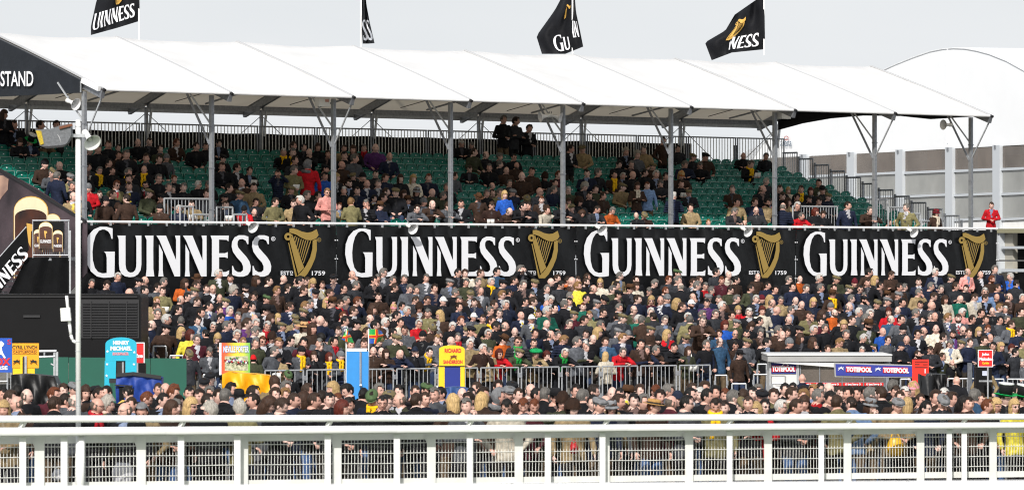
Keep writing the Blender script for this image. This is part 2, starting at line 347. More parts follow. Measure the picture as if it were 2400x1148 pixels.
# ================================================================== big banners
def curve(*p): return list(p)
GLY = {
 'G': [(327,100),(327,198),(316,198),(306,158),(285,128),(255,112),(232,110),(198,123),(167,168),(147,236),(138,320),(142,400),(160,468),(190,508),(232,522),(272,518),(272,375),(264,338),(248,318),(347,318),(347,400),(344,552),(300,560),(240,563),(180,550),(125,505),(85,430),(66,330),(72,240),(100,165),(150,110),(210,85),(270,86)],
 'U': [(372,168),(448,168),(448,440),(455,480),(470,505),(495,515),(520,510),(540,490),(548,460),(550,420),(550,205),(540,168),(597,168),(597,440),(590,490),(565,530),(530,552),(490,557),(445,550),(410,525),(392,485),(387,440),(385,205)],
 'I': [(628,168),(710,168),(708,300),(709,480),(718,550),(638,550),(646,480),(646,210)],
 'N1': [(762,250),(797,322),(797,490),(804,550),(756,550),(762,490)],
 'N2': [(738,168),(828,168),(922,398),(922,205),(912,168),(960,168),(960,550),(908,550),(766,212)],
 'E': [(1245,168),(1417,168),(1413,222),(1395,208),(1325,205),(1325,333),(1380,333),(1406,322),(1406,380),(1380,370),(1325,370),(1325,512),(1390,508),(1420,492),(1415,550),(1252,550),(1258,490),(1258,205)],
 'S': [(1600,178),(1600,248),(1590,248),(1575,215),(1545,200),(1515,203),(1500,222),(1497,250),(1505,280),(1530,310),(1580,365),(1610,410),(1622,455),(1618,500),(1595,535),(1555,552),(1505,552),(1447,538),(1447,452),(1455,452),(1470,490),(1500,510),(1530,510),(1550,490),(1550,455),(1535,420),(1490,370),(1455,320),(1443,270),(1447,225),(1470,185),(1510,165),(1560,165)],
}
def sh(p, dx): return [(x+dx, y) for x, y in p]
WORD = [('letter_g', [GLY['G']]), ('letter_u', [GLY['U']]), ('letter_i', [GLY['I']]), ('letter_n', [GLY['N1'], GLY['N2']]), ('letter_n', [sh(GLY['N1'], 248), sh(GLY['N2'], 248)]), ('letter_e', [GLY['E']]), ('letter_s', [GLY['S']]), ('letter_s', [sh(GLY['S'], 192)])]
def circ(cx, cy, r, n=16, a0=0, a1=2*math.pi): return [(cx+r*math.cos(a0+(a1-a0)*i/n), cy+r*math.sin(a0+(a1-a0)*i/n)) for i in range(n)]
def ringp(cx, cy, r, r2, n=18):   # ring as two half polygons
    o = []
    for a0 in (0, math.pi):
        A = [(cx+r*math.cos(a0+math.pi*i/n), cy+r*math.sin(a0+math.pi*i/n)) for i in range(n+1)]
        B = [(cx+r2*math.cos(a0+math.pi*i/n), cy+r2*math.sin(a0+math.pi*i/n)) for i in range(n, -1, -1)]
        o.append(A+B)
    return o
HARP = [[(1985,103),(2020,100),(2060,112),(2100,130),(2150,140),(2190,135),(2240,108),(2258,165),(2235,195),(2190,212),(2140,208),(2090,185),(2050,160),(2015,148),(1985,140)],
        [(1988,225),(2008,150),(2122,468),(2068,528),(2052,470)], [(1972,232),(1982,236),(2062,568),(2042,560)],
        [(2203,213),(2240,200),(2242,300),(2226,380),(2192,460),(2150,530),(2110,572),(2044,572),(2068,532),(2095,510),(2140,450),(2180,370),(2200,290)]] + ringp(1973, 178, 36, 13)
for (a, b, c_, d) in [(2036,170,2026,205),(2052,180,2036,240),(2070,190,2050,280),(2092,200,2064,318),(2112,207,2078,345),(2133,212,2090,375),(2155,214,2102,402),(2180,216,2112,432)]: HARP.append([(a, b), (a+8, b+2), (c_+5, d), (c_, d-8)])
def bcrop(x, y, v=-.20): return uz(180+x/4, 510+y/4, v)
BL = 9.4; BV = -.20
def wob(u, z): return .018*math.sin(u*2.3)+.012*math.sin(u*5.1+z*2)+(.05*math.sin(u*9.3+math.sin(u*2)*2)*max(0, (z-4.45))/.5)
names = ['leftmost', 'second', 'third', 'rightmost']
where = ['nearest the white loudspeaker pole', 'second from the white loudspeaker pole', 'third from the white loudspeaker pole', 'nearest the glazed white marquee']
for b in range(4):
    u0 = -.42+b*BL; u1 = u0+BL-.02
    if b == 3: u1 = uz(2337, 600, BV)[0]
    if b == 0: u0 = -.25
    o = empty('stand_banner', S((u0+u1)/2, BV, 1.9), 'long black banner with white lettering and gold harp, '+where[b], 'banner', 'black banners along the grandstand front')
    m = MB()
    def fn(s, t): u = u0+s*(u1-u0); z = 1.6+t*(4.98-1.6); return S(u, BV+.03+wob(u, z), z)
    m.grid(fn, 90, 14, M_ban); m.build('banner_sheet', o, True)
    FR = lambda x, y, d=0: (lambda q: S(q[0]+b*BL, BV-.045-d, q[1]))(bcrop(x, y))
    for nm, polys in WORD:
        m = MB()
        for p in polys: m.prism(p, FR, 0, 0, M_letter, False)
        m.build(nm, o)
    m = MB()
    for p in ringp(1833, 198, 20, 15): m.prism(p, FR, 0, 0, M_letter, False)
    lettering(m, 'R', FR, 1825, 188, 1841, 209, 0, M_letter, .02); m.build('registered_mark', o)
    m = MB()
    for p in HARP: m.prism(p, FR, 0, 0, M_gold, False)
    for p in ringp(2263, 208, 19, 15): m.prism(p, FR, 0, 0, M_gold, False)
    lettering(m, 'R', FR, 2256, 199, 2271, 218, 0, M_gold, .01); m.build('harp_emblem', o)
    m = MB(); lettering(m, 'EST', FR, 1903, 500, 1985, 538, 0, M_letter, .02); lettering(m, 'D', FR, 1993, 500, 2018, 526, 0, M_letter, .02)
    m.prism([(1993, 532), (2018, 532), (2018, 538), (1993, 538)], FR, 0, 0, M_letter, False)
    lettering(m, '1759', FR, 2195, 500, 2320, 541, 0, M_letter, .02); m.build('date_lettering', o)
    m = MB()
    n = 14
    for i in range(n): u = u0+(u1-u0)*(i+.5)/n; m.box(u-.02, u+.02, BV-.07, BV-.01, 4.93, 5.02, M_galvl, S)
    for z in (4.55, 4.0, 3.4, 2.8): m.box(u1-.06, u1-.03, BV-.10, BV-.08, z-.015, z+.015, M_letter, S); m.box(u1-.14, u1-.11, BV-.10, BV-.08, z-.015, z+.015, M_letter, S)
    m.tube(S(u0, BV, 5.04), S(u1, BV, 5.04), .038, M_white, 8); m.build('top_rail', o)

# ================================================================== flags
def bil(G, s, t):
    n = len(G)-1; mm = len(G[0])-1; a = min(n-1e-6, max(0, t*n)); b = min(mm-1e-6, max(0, s*mm)); i, j = int(a), int(b); a -= i; b -= j
    def L2(p, q, k): return tuple(x+(y-x)*k for x, y in zip(p, q))
    return L2(L2(G[i][j], G[i][j+1], b), L2(G[i+1][j], G[i+1][j+1], b), a)
def flag(poleu, grid, lab, items, polepx, ytop=-160, ybot=130):
    D = S(poleu, WID/2, 0).y
    f = PF(D); o = empty('flag', PX(polepx, ybot, D), lab, 'flag', 'black flags flying above the roof')
    def P(s, t, off=0):
        x, y, d = bil(grid, s, t); d += .13*math.sin(s*9+t*5)+.05*math.sin(s*21-t*7); q = PX(x, y, D+d-off); return q
    m = MB(); m.grid(lambda s, t: P(s, t), 26, 16, mat('flag_cloth', '#121317', .7, 0, 4, .2, .3, 5, spec=.2)); m.build('flag_cloth', o, True)
    for (nm, polys, box, mt) in items:
        s0, t0, s1, t1 = box; m = MB(); xs = [x for p in polys for x, y in p]; ys = [y for p in polys for x, y in p]
        ax, bx, ay, by = min(xs), max(xs), min(ys), max(ys)
        for p in polys:
            tri = tessellate_polygon([[Vector((a, b_, 0)) for a, b_ in p]]); T = [[p[i] for i in t] for t in tri]
            for _ in range(2):
                N = []
                for a, b_, c_ in T:
                    ab, bc, ca = [((q[0]+r[0])/2, (q[1]+r[1])/2) for q, r in ((a, b_), (b_, c_), (c_, a))]; N += [(a, ab, ca), (b_, bc, ab), (c_, ca, bc), (ab, bc, ca)]
                T = N
            for tr in T:
                m.add([P(s0+(x-ax)/(bx-ax)*(s1-s0), t0+(y-ay)/(by-ay)*(t1-t0), .05) for x, y in tr], [(0, 1, 2)], mt)
        m.build(nm, o)
    m = MB(); m.tube(PX(polepx, ybot, D), PX(polepx, ytop, D), .028, M_white, 8); m.build('flag_pole', o)
WP = [p for _, ps in WORD for p in ps]
UI = [p for nm, ps in WORD[1:] for p in ps]; NESS = [p for nm, ps in WORD[4:] for p in ps]; GU = [p for nm, ps in WORD[:2] for p in ps]; IN = [p for nm, ps in WORD[2:4] for p in ps]; SS = [p for nm, ps in WORD[6:] for p in ps]
flag(5.7, [[(250, -60, .9), (290, -62, .3), (325, -60, 0)], [(226, 2, 1), (276, -4, .4), (326, -8, 0)], [(213, 62, 1.1), (270, 36, .5), (327, 18, 0)], [(213, 83, 1.1), (275, 66, .5), (327, 50, 0)]], 'black flag above the left end of the roof, its lettering nearly all readable',
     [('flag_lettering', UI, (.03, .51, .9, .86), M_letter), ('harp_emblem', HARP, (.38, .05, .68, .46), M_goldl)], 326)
flag(17, [[(846, -60, 0), (850, -60, .3), (853, -58, .7)], [(847, 10, 0), (853, 8, .4), (859, 12, .8)], [(847, 55, 0), (857, 52, .4), (867, 55, .9)], [(850, 103, 0), (864, 103, .4), (878, 102, 1)]], 'black flag hanging furled in a narrow strip above the canopy',
     [('flag_lettering', SS, (.1, .62, .95, .95), M_letter)], 846)
flag(24, [[(1335, -40, .8), (1340, -40, 0), (1345, -38, .2)], [(1300, 25, .9), (1332, 20, .2), (1350, 28, -.3)], [(1257, 85, 1), (1315, 72, .4), (1360, 75, -.3)], [(1270, 127, .9), (1325, 127, .3), (1367, 110, -.3)]], 'black flag folded around its pole above the middle of the roof',
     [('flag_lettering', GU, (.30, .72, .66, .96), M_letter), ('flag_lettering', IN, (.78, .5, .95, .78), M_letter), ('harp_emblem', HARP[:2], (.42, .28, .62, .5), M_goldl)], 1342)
flag(32, [[(1722, 35, .9), (1755, 12, .4), (1790, -12, 0)], [(1700, 72, 1), (1745, 60, .5), (1792, 45, 0)], [(1652, 100, 1.2), (1722, 100, .6), (1793, 90, 0)], [(1668, 142, 1.2), (1715, 124, .6), (1793, 116, 0)]], 'black flag streaming left from the rightmost pole over the roof',
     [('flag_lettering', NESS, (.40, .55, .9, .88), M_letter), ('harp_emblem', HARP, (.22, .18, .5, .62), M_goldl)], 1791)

# ================================================================== marquee at the right
def MQ(px, py, d=0):      # wall plane: nearer towards the right
    A = V(11.95, 190.0); B = V(18.8, 174.0); t = (px-1200)/FPX; dr = B-A; s = (t*A.y-A.x)/(dr.x-t*dr.y); Y = A.y+dr.y*s
    return Vector((t*Y+d*.92, Y+d*.39, H+(YH-py)/FPX*Y))
MQE = empty('marquee', MQ(2230, 700), 'large white marquee with curved roof and glazed wall right of the grandstand', 'marquee')
arc = [(1700, 470), (1740, 405), (1790, 335), (1850, 275), (1920, 230), (2000, 192), (2060, 168), (2100, 150), (2140, 134), (2180, 120), (2210, 114), (2235, 112), (2262, 113), (2290, 118), (2320, 126), (2360, 142), (2400, 164), (2450, 196), (2520, 260), (2600, 320)]
def wt(px): return 362-(px-1900)*.048
top = arc; bot = [(2600, wt(2600)), (1700, wt(1700)+6)]
m = MB(); m.prism(top+bot, MQ, 0, .15, mat('marquee_canvas', (.88, .90, .92), .6, 0, .5, .02, .1, 1.0)); m.build('gable_canvas', MQE)
m = MB()
for (a, b) in zip(arc, arc[1:]):
    m.add([MQ(*a, .12), MQ(*b, .12), MQ(b[0], b[1], 26)+V(3, 0, .2), MQ(a[0], a[1], 26)+V(3, 0, .2)], [(0, 1, 2, 3)], MATS['marquee_canvas'])
m.build('roof_canvas', MQE, True)
m = MB()
for (a, b) in zip(arc, arc[1:]): m.beam(MQ(a[0], a[1]+1, -.03), MQ(b[0], b[1]+1, -.03), .02, .02, MATS['marquee_canvas'])
m.beam(MQ(2222, 114, -.03), MQ(2222, 335, -.03), .03, .03, M_letter); m.build('canvas_edge', MQE)
M_tan = mat('tan_board', '#e0b184', .7, 0, 2, .1); M_glass = mat('tinted_glass', '#938a82', .08, 0, .8, .25, spec=.9)
_n = M_glass.node_tree; _p = _n.nodes['Principled BSDF']; _t = _n.nodes.new('ShaderNodeBsdfTransparent'); _m = _n.nodes.new('ShaderNodeMixShader'); _m.inputs['Fac'].default_value = .42
_t.inputs['Color'].default_value = (.75, .72, .7, 1)
_n.links.new(_t.outputs[0], _m.inputs[1]); _n.links.new(_p.outputs[0], _m.inputs[2]); _n.links.new(_m.outputs[0], _n.nodes['Material Output'].inputs['Surface'])
M_glassl = mat('painted_reflection_glass', '#9fa09c', .1, 0, .6, .22, spec=.9)  # pale base colour paints in the reflection on the lower panes
_n = M_glassl.node_tree; _p = _n.nodes['Principled BSDF']; _t = _n.nodes.new('ShaderNodeBsdfTransparent'); _m = _n.nodes.new('ShaderNodeMixShader'); _m.inputs['Fac'].default_value = .8
_n.links.new(_t.outputs[0], _m.inputs[1]); _n.links.new(_p.outputs[0], _m.inputs[2]); _n.links.new(_m.outputs[0], _n.nodes['Material Output'].inputs['Surface'])
M_mul = mat('white_mullion', '#c9ced3', .4, .2)
posts = [1888, 1999, 2113, 2230, 2341, 2455]
rows_ = [(0, 52), (56, 98), (102, 144)]; rows_ = [(4, 48), (54, 98), (104, 148)]
m = MB(); m.prism([(1700, wt(1700)+8), (2560, wt(2560)+2), (2560, 700), (1700, 720)], MQ, 6.0, 6.1, mat('marquee_interior', '#b8ada0', .8, 0, .35, .3, c2='#6e665f')); m.build('interior_wall', MQE)
for i, p in enumerate(posts):
    m = MB(); m.prism([(p-8.5, wt(p-8.5)-1), (p+8.5, wt(p+8.5)-1), (p+8.5, 640), (p-8.5, 640)], MQ, -.12, .1, M_mul); m.prism([(p-3, wt(p-3)), (p, wt(p)), (p, wt(p)+8), (p-3, wt(p)+8)], MQ, -.16, -.13, M_galv); m.build('wall_post', MQE)
for p, q in zip([1780]+posts, posts):
    a, b = p+9, q-9; k = .9+.35*(a-1900)/500
    ys = [2, 44, 50, 92, 98, 141, 147]
    for y in (47, 95, 144):
        m = MB(); sc = 1.1+.12*(a-1900)/500
        m.prism([(a, wt(a)+(y-2.5)*sc), (b, wt(b)+(y-2.5)*sc), (b, wt(b)+(y+2.5)*sc), (a, wt(a)+(y+2.5)*sc)], MQ, -.06, .06, M_mul); m.build('transom', MQE)
    for (y0, y1) in ((3, 44), (50, 92), (98, 141)):
        sc = 1.1+.12*(a-1900)/500; f = MB()
        m = MB(); m.prism([(a, wt(a)+y0*sc), (b, wt(b)+y0*sc), (b, wt(b)+y1*sc), (a, wt(a)+y1*sc)], MQ, 0, .02, M_glass if y0 < 10 else M_glassl); m.build('window_pane', MQE)
    sc = 1.1+.12*(a-1900)/500
    m = MB(); m.prism([(a, wt(a)+148*sc), (b, wt(b)+148*sc), (b, 545), (a, 545)], MQ, 0, .03, M_white); m.build('lower_panel', MQE)
    if a > 1850:
        m = MB(); m.prism([(a+3, wt(a)+1), (a+20, wt(a+20)+1), (a+20, wt(a)+130*sc), (a+3, wt(a)+130*sc)], MQ, .9, 1.2, M_tan); m.build('inside_column', MQE)
m = MB(); lettering(m, 'arena', MQ, 1833, 331, 1859, 343, -.08, mat('grey_print', '#5a6d80', .6), 0); 
for p in ringp(1847, 324, 5.2, 3.6): m.prism(p, MQ, -.08, 0, mat('red_print', '#b2443a', .6), False)
m.build('wall_logo', MQE)
# lower storey at the far right edge
for (x0, y0, x1, y1, nm, mt, d) in [(2347, 540, 2420, 700, 'dark_opening', M_blackp, .5), (2345, 536, 2420, 546, 'beam', mat('khaki_steel', '#8e8a6e', .5), -.2), (2348, 546, 2368, 640, 'jamb_panel', mat('stone_panel', '#a8a498', .8), .1), (2352, 577, 2420, 583, 'window_bar', M_mul, -.1), (2352, 630, 2420, 637, 'window_bar', M_mul, -.1), (2337, 536, 2347, 690, 'corner_post', M_galvl, -.3)]:
    m = MB(); m.prism([(x0, y0), (x1, y0), (x1, y1), (x0, y1)], MQ, d, d+.2, mt); m.build(nm, MQE)

# ================================================================== left foreground structures
D1 = 131.0; F1 = PF(D1)
LS = empty('access_stair', PX(110, 690, D1), 'steel access stair and landing hung with small stout banners, left of the big banners', 'staircase')
m = MB()
for i in range(12):   # treads going down to the left
    x = 60-i*11; y = 605+i*13; p = F1(x, y, 0); m.box(p.x-.12, p.x+.16, D1+.1, D1+1.2, p.z-.04, p.z, M_galv)
m.build('stair_tread', LS)
m = MB(); a, b = F1(78, 602), F1(165, 602); m.box(a.x, b.x, D1+.05, D1+1.5, a.z-.1, a.z, M_galv); m.build('landing', LS)
for x0, x1, y0, y1 in [(162, 166, 540, 695), (76, 78, 515, 604), (160, 162, 517, 604)]:
    m = MB(); m.prism([(x0, y0), (x1, y0), (x1, y1), (x0, y1)], F1, 0, .06, M_galvl); m.build('stair_post', LS)
m = MB(); a, b = F1(76, 517), F1(163, 517)
m.tube(a, b, .02, M_galv); c_, d_ = F1(78, 598), F1(160, 598); m.tube(c_, d_, .02, M_galv)
for i in range(19): x = 80+i*4.4; m.tube(F1(x, 517, .02), F1(x, 598, .02), .012, M_galv, 5)
m.tube(F1(-30, 636), F1(62, 532), .025, M_galvl); m.build('stair_railing', LS)
m = MB(); m.prism([(78, 519), (150, 519), (150, 582), (78, 582)], F1, -.05, -.04, M_blackp); m.build('landing_banner', LS)
pint(lambda x, y, d=0: F1(x, y, -d), 90, 538, 20, 52, LS, .07, 'GUINN'); pint(lambda x, y, d=0: F1(x, y, -d), 136, 540, 22, 50, LS, .07, 'NESS'); pint(lambda x, y, d=0: F1(x, y, -d), 108, 521, 31, 62, LS, .12, 'GUINNESS')
m = MB(); m.prism([(-30, 636), (62, 533), (68, 585), (-30, 735)], F1, -.04, -.03, M_black); m.build('stair_banner', LS)
def rot(x, y, d=0):   # word running up the stair
    a = math.radians(-50); return F1(-8+(x*math.cos(a)-y*math.sin(a)*.6), 688+(x*math.sin(a)+y*math.cos(a)), -.08)
m = MB()
xs0, k_ = 738, 118/(1817-738.)
for p in [q for nm, ps in WORD[3:] for q in ps]:
    m.prism([((x-xs0)*k_, (y-550)*k_*.9+2) for x, y in p], rot, 0, 0, M_letter, False)
m.build('banner_lettering', LS)
m = MB()
def fn(s, t):
    x = 20+142*s; xl = 62+(1-t)*-45; x = xl+(162-xl)*s; y = 604+t*92 if s > .02 else 604+t*92
    x = (62-45*t)+(100+45*t)*s; return F1(x, 603+90*t, .05*math.sin(s*14)+.1*t)
m.grid(fn, 24, 6, M_black); tag(m.build('black_drape'), 'black cloth draped under the stair landing behind the black trailer', 'drape', None)

D2 = 119.0; F2 = PF(D2)
TR = empty('black_trailer', PX(160, 880, D2), 'long black boxy trailer with louvred vent panel, left of the terrace', 'trailer')
def rb(x0, y0, x1, y1, r): return [(x0, y1), (x0, y0+r), (x0+r*.3, y0+r*.3), (x0+r, y0), (x1-r, y0), (x1-r*.3, y0+r*.3), (x1, y0+r), (x1, y1)]
m = MB(); m.prism(rb(-70, 689, 331, 850, 9), F2, 0, 2.4, mat('black_bodywork', '#0a0a0c', .5, 0, 3, .2, .05, 2, spec=.2)); m.build('trailer_body', TR)
m = MB(); m.prism([(190, 702), (326, 702), (326, 792), (190, 792)], F2, -.03, -.002, M_dark); m.build('vent_frame', TR)
me_l = None
for i in range(13):
    y = 709+i*6.2; m = MB()
    m.prism([(194, y), (322, y), (322, y+3.2), (194, y+3.2)], F2, -.07, -.035, mat('black_louvre', '#1d1d20', .4)); m.build('louvre', TR)
for x in (213, 255, 296):
    m = MB(); m.prism([(x, 704), (x+2, 704), (x+2, 791), (x, 791)], F2, -.09, -.072, M_dark); m.build('vent_bar', TR)
m = MB(); m.prism([(55, 738), (94, 738), (94, 744), (55, 744)], F2, -.04, -.002, M_dark); m.build('handle', TR)
m = MB(); m.prism([(-70, 694), (322, 694), (322, 697), (-70, 697)], F2, -.03, -.002, M_dark); m.build('roof_trim', TR)
# green hoarding panels
HO = empty('hoarding', PX(290, 940, 117), 'green painted hoarding below the black trailer, behind the bookmakers', 'hoarding')
F3 = PF(116.5)
for x0, x1, y in [(60, 160, 836), (161, 262, 837), (263, 352, 839), (353, 437, 839)]:
    m = MB(); m.prism([(x0, y), (x1, y+.6), (x1, 990), (x0, 990)], F3, 0, .03, M_green); m.build('hoarding_panel', HO)
GT = empty('silver_gate', PX(115, 905, 110), 'silver metal frame gate standing behind the yellow castleford board', 'gate'); F4 = PF(110)
m = MB(); m.tube(F4(92, 823), F4(132, 822), .03, M_galvl); m.tube(F4(92, 836), F4(128, 835), .025, M_galvl); m.tube(F4(104, 823), F4(104, 835), .02, M_galvl)
m.build('top_rails', GT); m = MB(); m.prism([(125, 822), (129, 822), (129, 905), (125, 905)], F4, 0, .06, M_galvl); m.prism([(130, 824), (136, 824), (136, 908), (130, 908)], F4, 0, .08, M_galvl); m.tube(F4(119, 852), F4(126, 856), .02, M_galvl); m.build('gate_post', GT)
# ================================================================== bookmakers' boards
def flatm(name, c, r=.55): return mat(name, c, r, 0, 6, .05)
M_cyan = flatm('cyan_paint', '#12a9c4'); M_yel = flatm('yellow_paint', '#eec414'); M_ora = flatm('amber_paint', '#eea312'); M_red = flatm('red_paint', '#cf1717')
M_blue = flatm('royal_blue_paint', '#1550b4'); M_navy = flatm('navy_paint', '#142a80'); M_lblue = flatm('light_blue_paint', '#2b86cc'); M_mag = flatm('crimson_print', '#b5203f')
M_blk = flatm('black_print', '#141210'); M_wp = M_letter; M_redp = flatm('red_board_print', '#c8202a'); M_brn = flatm('brown_print', '#6b3014')
def quad(fr, x0, y0, x1, y1, d0, d1, m, name, parent):
    b = MB(); b.prism([(x0, y0), (x1, y0), (x1, y1), (x0, y1)], fr, d0, d1, m); return b.build(name, parent)
HORSE = [(0,12),(4,9),(9,8),(13,9),(15,6),(19,5),(21,2),(24,3),(22,6),(24,9),(27,7),(33,6),(34,9),(30,11),(27,13),(30,18),(34,20),(33,22),(27,20),(23,15),(15,15),(10,17),(7,21),(1,25),(0,23),(5,18),(7,14),(5,12)]
def horse(fr, x, y, w, m, parent, d=-.03, flip=False, name='horse_print'):
    b = MB(); k = w/34; b.prism([((34-a if flip else a)*k+x, c*k+y) for a, c in HORSE], fr, d, d, m, False); return b.build(name, parent)
# blue board at the frame edge
F = PF(95); B = empty('bookmaker_board', F(10, 960), 'blue bookmaker board with white rider and red letters, cut by the picture edge', 'sign board', 'bookmakers\' boards')
quad(F, -22, 792, 28, 872, 0, .04, M_blue, 'board_panel', B)
m = MB(); lettering(m, 'FOX', F, -22, 838, 25, 856, -.01, M_redp, .05); m.build('lettering', B)
m = MB(); lettering(m, 'COURSE', F, -40, 857, 18, 866, -.01, M_wp, .04); lettering(m, 'S', F, 17, 795, 26, 807, -.01, M_mag, .02); m.build('lettering', B)
m = MB(); m.prism([(-8, 806), (-2, 800), (4, 799), (10, 805), (7, 811), (4, 812), (5, 820), (8, 828), (14, 838), (10, 839), (4, 831), (-4, 829), (-6, 818)], F, -.012, 0, M_wp, False); m.build('rider_print', B)
m = MB()
for x in (17, 26): m.tube(F(x, 872, .02), F(x, 990, .02), .018, M_galvl, 6)
m.tube(F(-10, 893), F(17, 893), .015, M_galvl); m.build('board_legs', B)
# amber board
F = PF(97); B = empty('bookmaker_board', F(60, 960), 'amber board lettered cyril lynch castleford with two black horses', 'sign board', 'bookmakers\' boards')
quad(F, 28, 804, 91, 862, 0, .04, M_ora, 'board_panel', B); quad(F, 30, 862, 81, 879, .01, .05, M_yel, 'lower_panel', B)
m = MB(); lettering(m, 'CYRIL LYNCH', F, 29, 809, 87, 817.5, -.01, M_blk, .02); lettering(m, 'CASTLEFORD', F, 30, 822, 86, 826.5, -.01, M_brn, .02)
for y in (820, 828.3): m.prism([(29, y), (87, y), (87, y+.7), (29, y+.7)], F, -.01, 0, M_brn, False)
m.build('lettering', B); horse(F, 30, 840, 18, M_blk, B); horse(F, 70, 840, 18, M_blk, B, flip=True)
quad(F, 54, 835, 57, 834+44, -.04, -.02, M_dark, 'height_slot', B); quad(F, 58, 834, 63, 878, -.05, -.02, M_galvl, 'stay', B); quad(F, 48, 836, 53, 878, -.03, -.005, M_yel, 'mast_strip', B)
m = MB(); m.tube(F(50, 879, .02), F(50, 990, .02), .02, M_galvl); m.build('board_legs', B)
def cover(name, fr, outline, m_, lab, cat, depth=.7, amp=.05, seed=0):
    b = MB(); n = len(outline); xs = [p[0] for p in outline]; ys = [p[1] for p in outline]; x0, x1, y0, y1 = min(xs), max(xs), min(ys), max(ys)
    topo = sorted([p for p in outline if p[1] < (y0+y1)/2+ (y1-y0)*.2], key=lambda p: p[0])
    def ty(x):
        for p, q in zip(topo, topo[1:]):
            if p[0] <= x <= q[0]: return p[1]+(q[1]-p[1])*(x-p[0])/max(1e-6, q[0]-p[0])
        return topo[0][1] if x < topo[0][0] else topo[-1][1]
    def fn(s, t):
        x = x0+(x1-x0)*s; yt = ty(x); y = yt+(y1-yt)*t
        return fr(x+1.2*math.sin(t*7+seed), y, amp*(math.sin(s*17+t*5+seed)+.6*math.sin(s*31-t*9))*min(1, t*3+.2))
    b.grid(fn, 30, 14, m_)
    b.grid(lambda s, t: fr(x0+(x1-x0)*s, ty(x0+(x1-x0)*s), depth*t), 20, 2, m_)
    b.grid(lambda s, t: fr(x1, ty(x1)+(y1-ty(x1))*t, depth*s), 4, 8, m_); b.grid(lambda s, t: fr(x0, ty(x0)+(y1-ty(x0))*t, depth*s), 4, 8, m_)
    o = b.build(name, None, True); return tag(o, lab, cat)
F = PF(93.5); cover('covered_stand', F, [(28, 878), (60, 876), (90, 878), (128, 882), (137, 905), (139, 990), (26, 990)], mat('black_tarpaulin', '#0d0d0f', .5, 0, 3, .3, .4, 3), 'black tarpaulin draped over a stand below the amber castleford board', 'covered stand')
# cyan arched board
F = PF(96); B = empty('bookmaker_board', F(283, 970), 'tall turquoise arched board lettered henry michael with stars', 'sign board', 'bookmakers\' boards')
def arcpts(x0, x1, yt, ys, n=12): return [((x0+x1)/2-(x1-x0)/2*math.cos(math.pi*i/n), ys-(ys-yt)*math.sin(math.pi*i/n)) for i in range(n+1)]
b = MB(); b.prism([(247, 845)]+arcpts(247, 320, 790, 806)+[(320, 845)], F, 0, .05, M_cyan); b.prism([(245.5, 845.2), (272, 845.2), (271, 890), (258, 890), (256, 912), (244.5, 912)], F, 0, .05, M_cyan); b.prism([(294, 845.2), (320, 845.2), (320, 875), (294, 875)], F, 0, .05, M_cyan); b.build('board_panel', B)
quad(F, 271, 845.5, 294, 882, .04, .06, M_blk, 'dark_slot', B); quad(F, 286, 848, 290, 875, .0, .035, M_alu, 'stay', B); quad(F, 257, 886, 274, 897, -.12, -.06, M_dark, 'shelf', B)
m = MB(); lettering(m, 'HENRY', F, 265, 798, 303, 807.5, -.01, M_wp, .06); lettering(m, 'MICHAEL', F, 259, 811, 309, 821, -.01, M_wp, .06); lettering(m, 'BOOKMAKER', F, 264, 825, 302, 832, -.01, mat('pink_outline_print', '#d78a94', .6), .05); m.build('lettering', B)
m = MB()
for x, y in [(252, 823), (315, 825), (251, 853), (314, 853), (250, 880), (250, 907)]:
    st = [(x+3.6*(1 if i % 2 == 0 else .45)*math.sin(math.pi*i/5), y-3.6*(1 if i % 2 == 0 else .45)*math.cos(math.pi*i/5)) for i in range(10)]; m.prism(st, F, -.01, 0, M_wp, False)
m.build('star_print', B)
F = PF(99); B = empty('bookmaker_board', F(330, 970), 'small red board with white letters, half hidden behind the turquoise arched board', 'sign board', 'bookmakers\' boards')
quad(F, 316, 804, 338, 850, 0, .04, M_red, 'board_panel', B); quad(F, 314, 802, 338.8, 804, -.005, .045, M_wp, 'board_edge', B); quad(F, 336.8, 804, 338.8, 850, -.006, .045, M_wp, 'board_edge', B)
m = MB(); lettering(m, 'ricks', F, 300, 829, 335, 838, -.01, M_wp, .07); m.build('lettering', B); quad(F, 324, 851, 340, 882, .02, .3, M_blackp, 'black_box', B)
m = MB(); m.tube(F(322, 850, .02), F(322, 985, .02), .02, M_galvl); m.build('board_legs', B)
F = PF(94); M_bc = mat('blue_tarpaulin', '#173a8c', .6, 0, 5, .2, .5, 5)
cover('covered_stand', F, [(272, 880), (312, 876), (345, 880), (376, 884), (378, 960), (300, 960)], M_bc, 'blue tarpaulin cover with black rim beside the turquoise arched board', 'covered stand', .6, .03, 2)
b = MB(); b.beam(F(272, 879, -.02), F(312, 875, -.02), .05, .07, M_dark); b.beam(F(312, 875, -.02), F(378, 884, -.02), .05, .07, M_dark); b.prism([(280, 905), (310, 905), (310, 942), (280, 942)], F, -.07, -.06, M_blackp)
b.prism([(292, 905), (296, 905), (296, 942), (292, 942)], F, -.09, -.075, M_bc); b.prism([(270, 900), (312, 902), (312, 905), (270, 903)], F, -.12, -.07, M_dark)
tag(b.build('cover_frame'), 'black frame and opening on the front of the blue tarpaulin cover', 'frame')
F = PF(90); b = MB(); b.prism([(272, 947), (286, 937), (312, 937), (306, 950)], F, 0, .03, mat('yellow_card', '#dcb85c', .7)); tag(b.build('sign_card'), 'pale yellow card lying on the front of the blue covered stand', 'card')
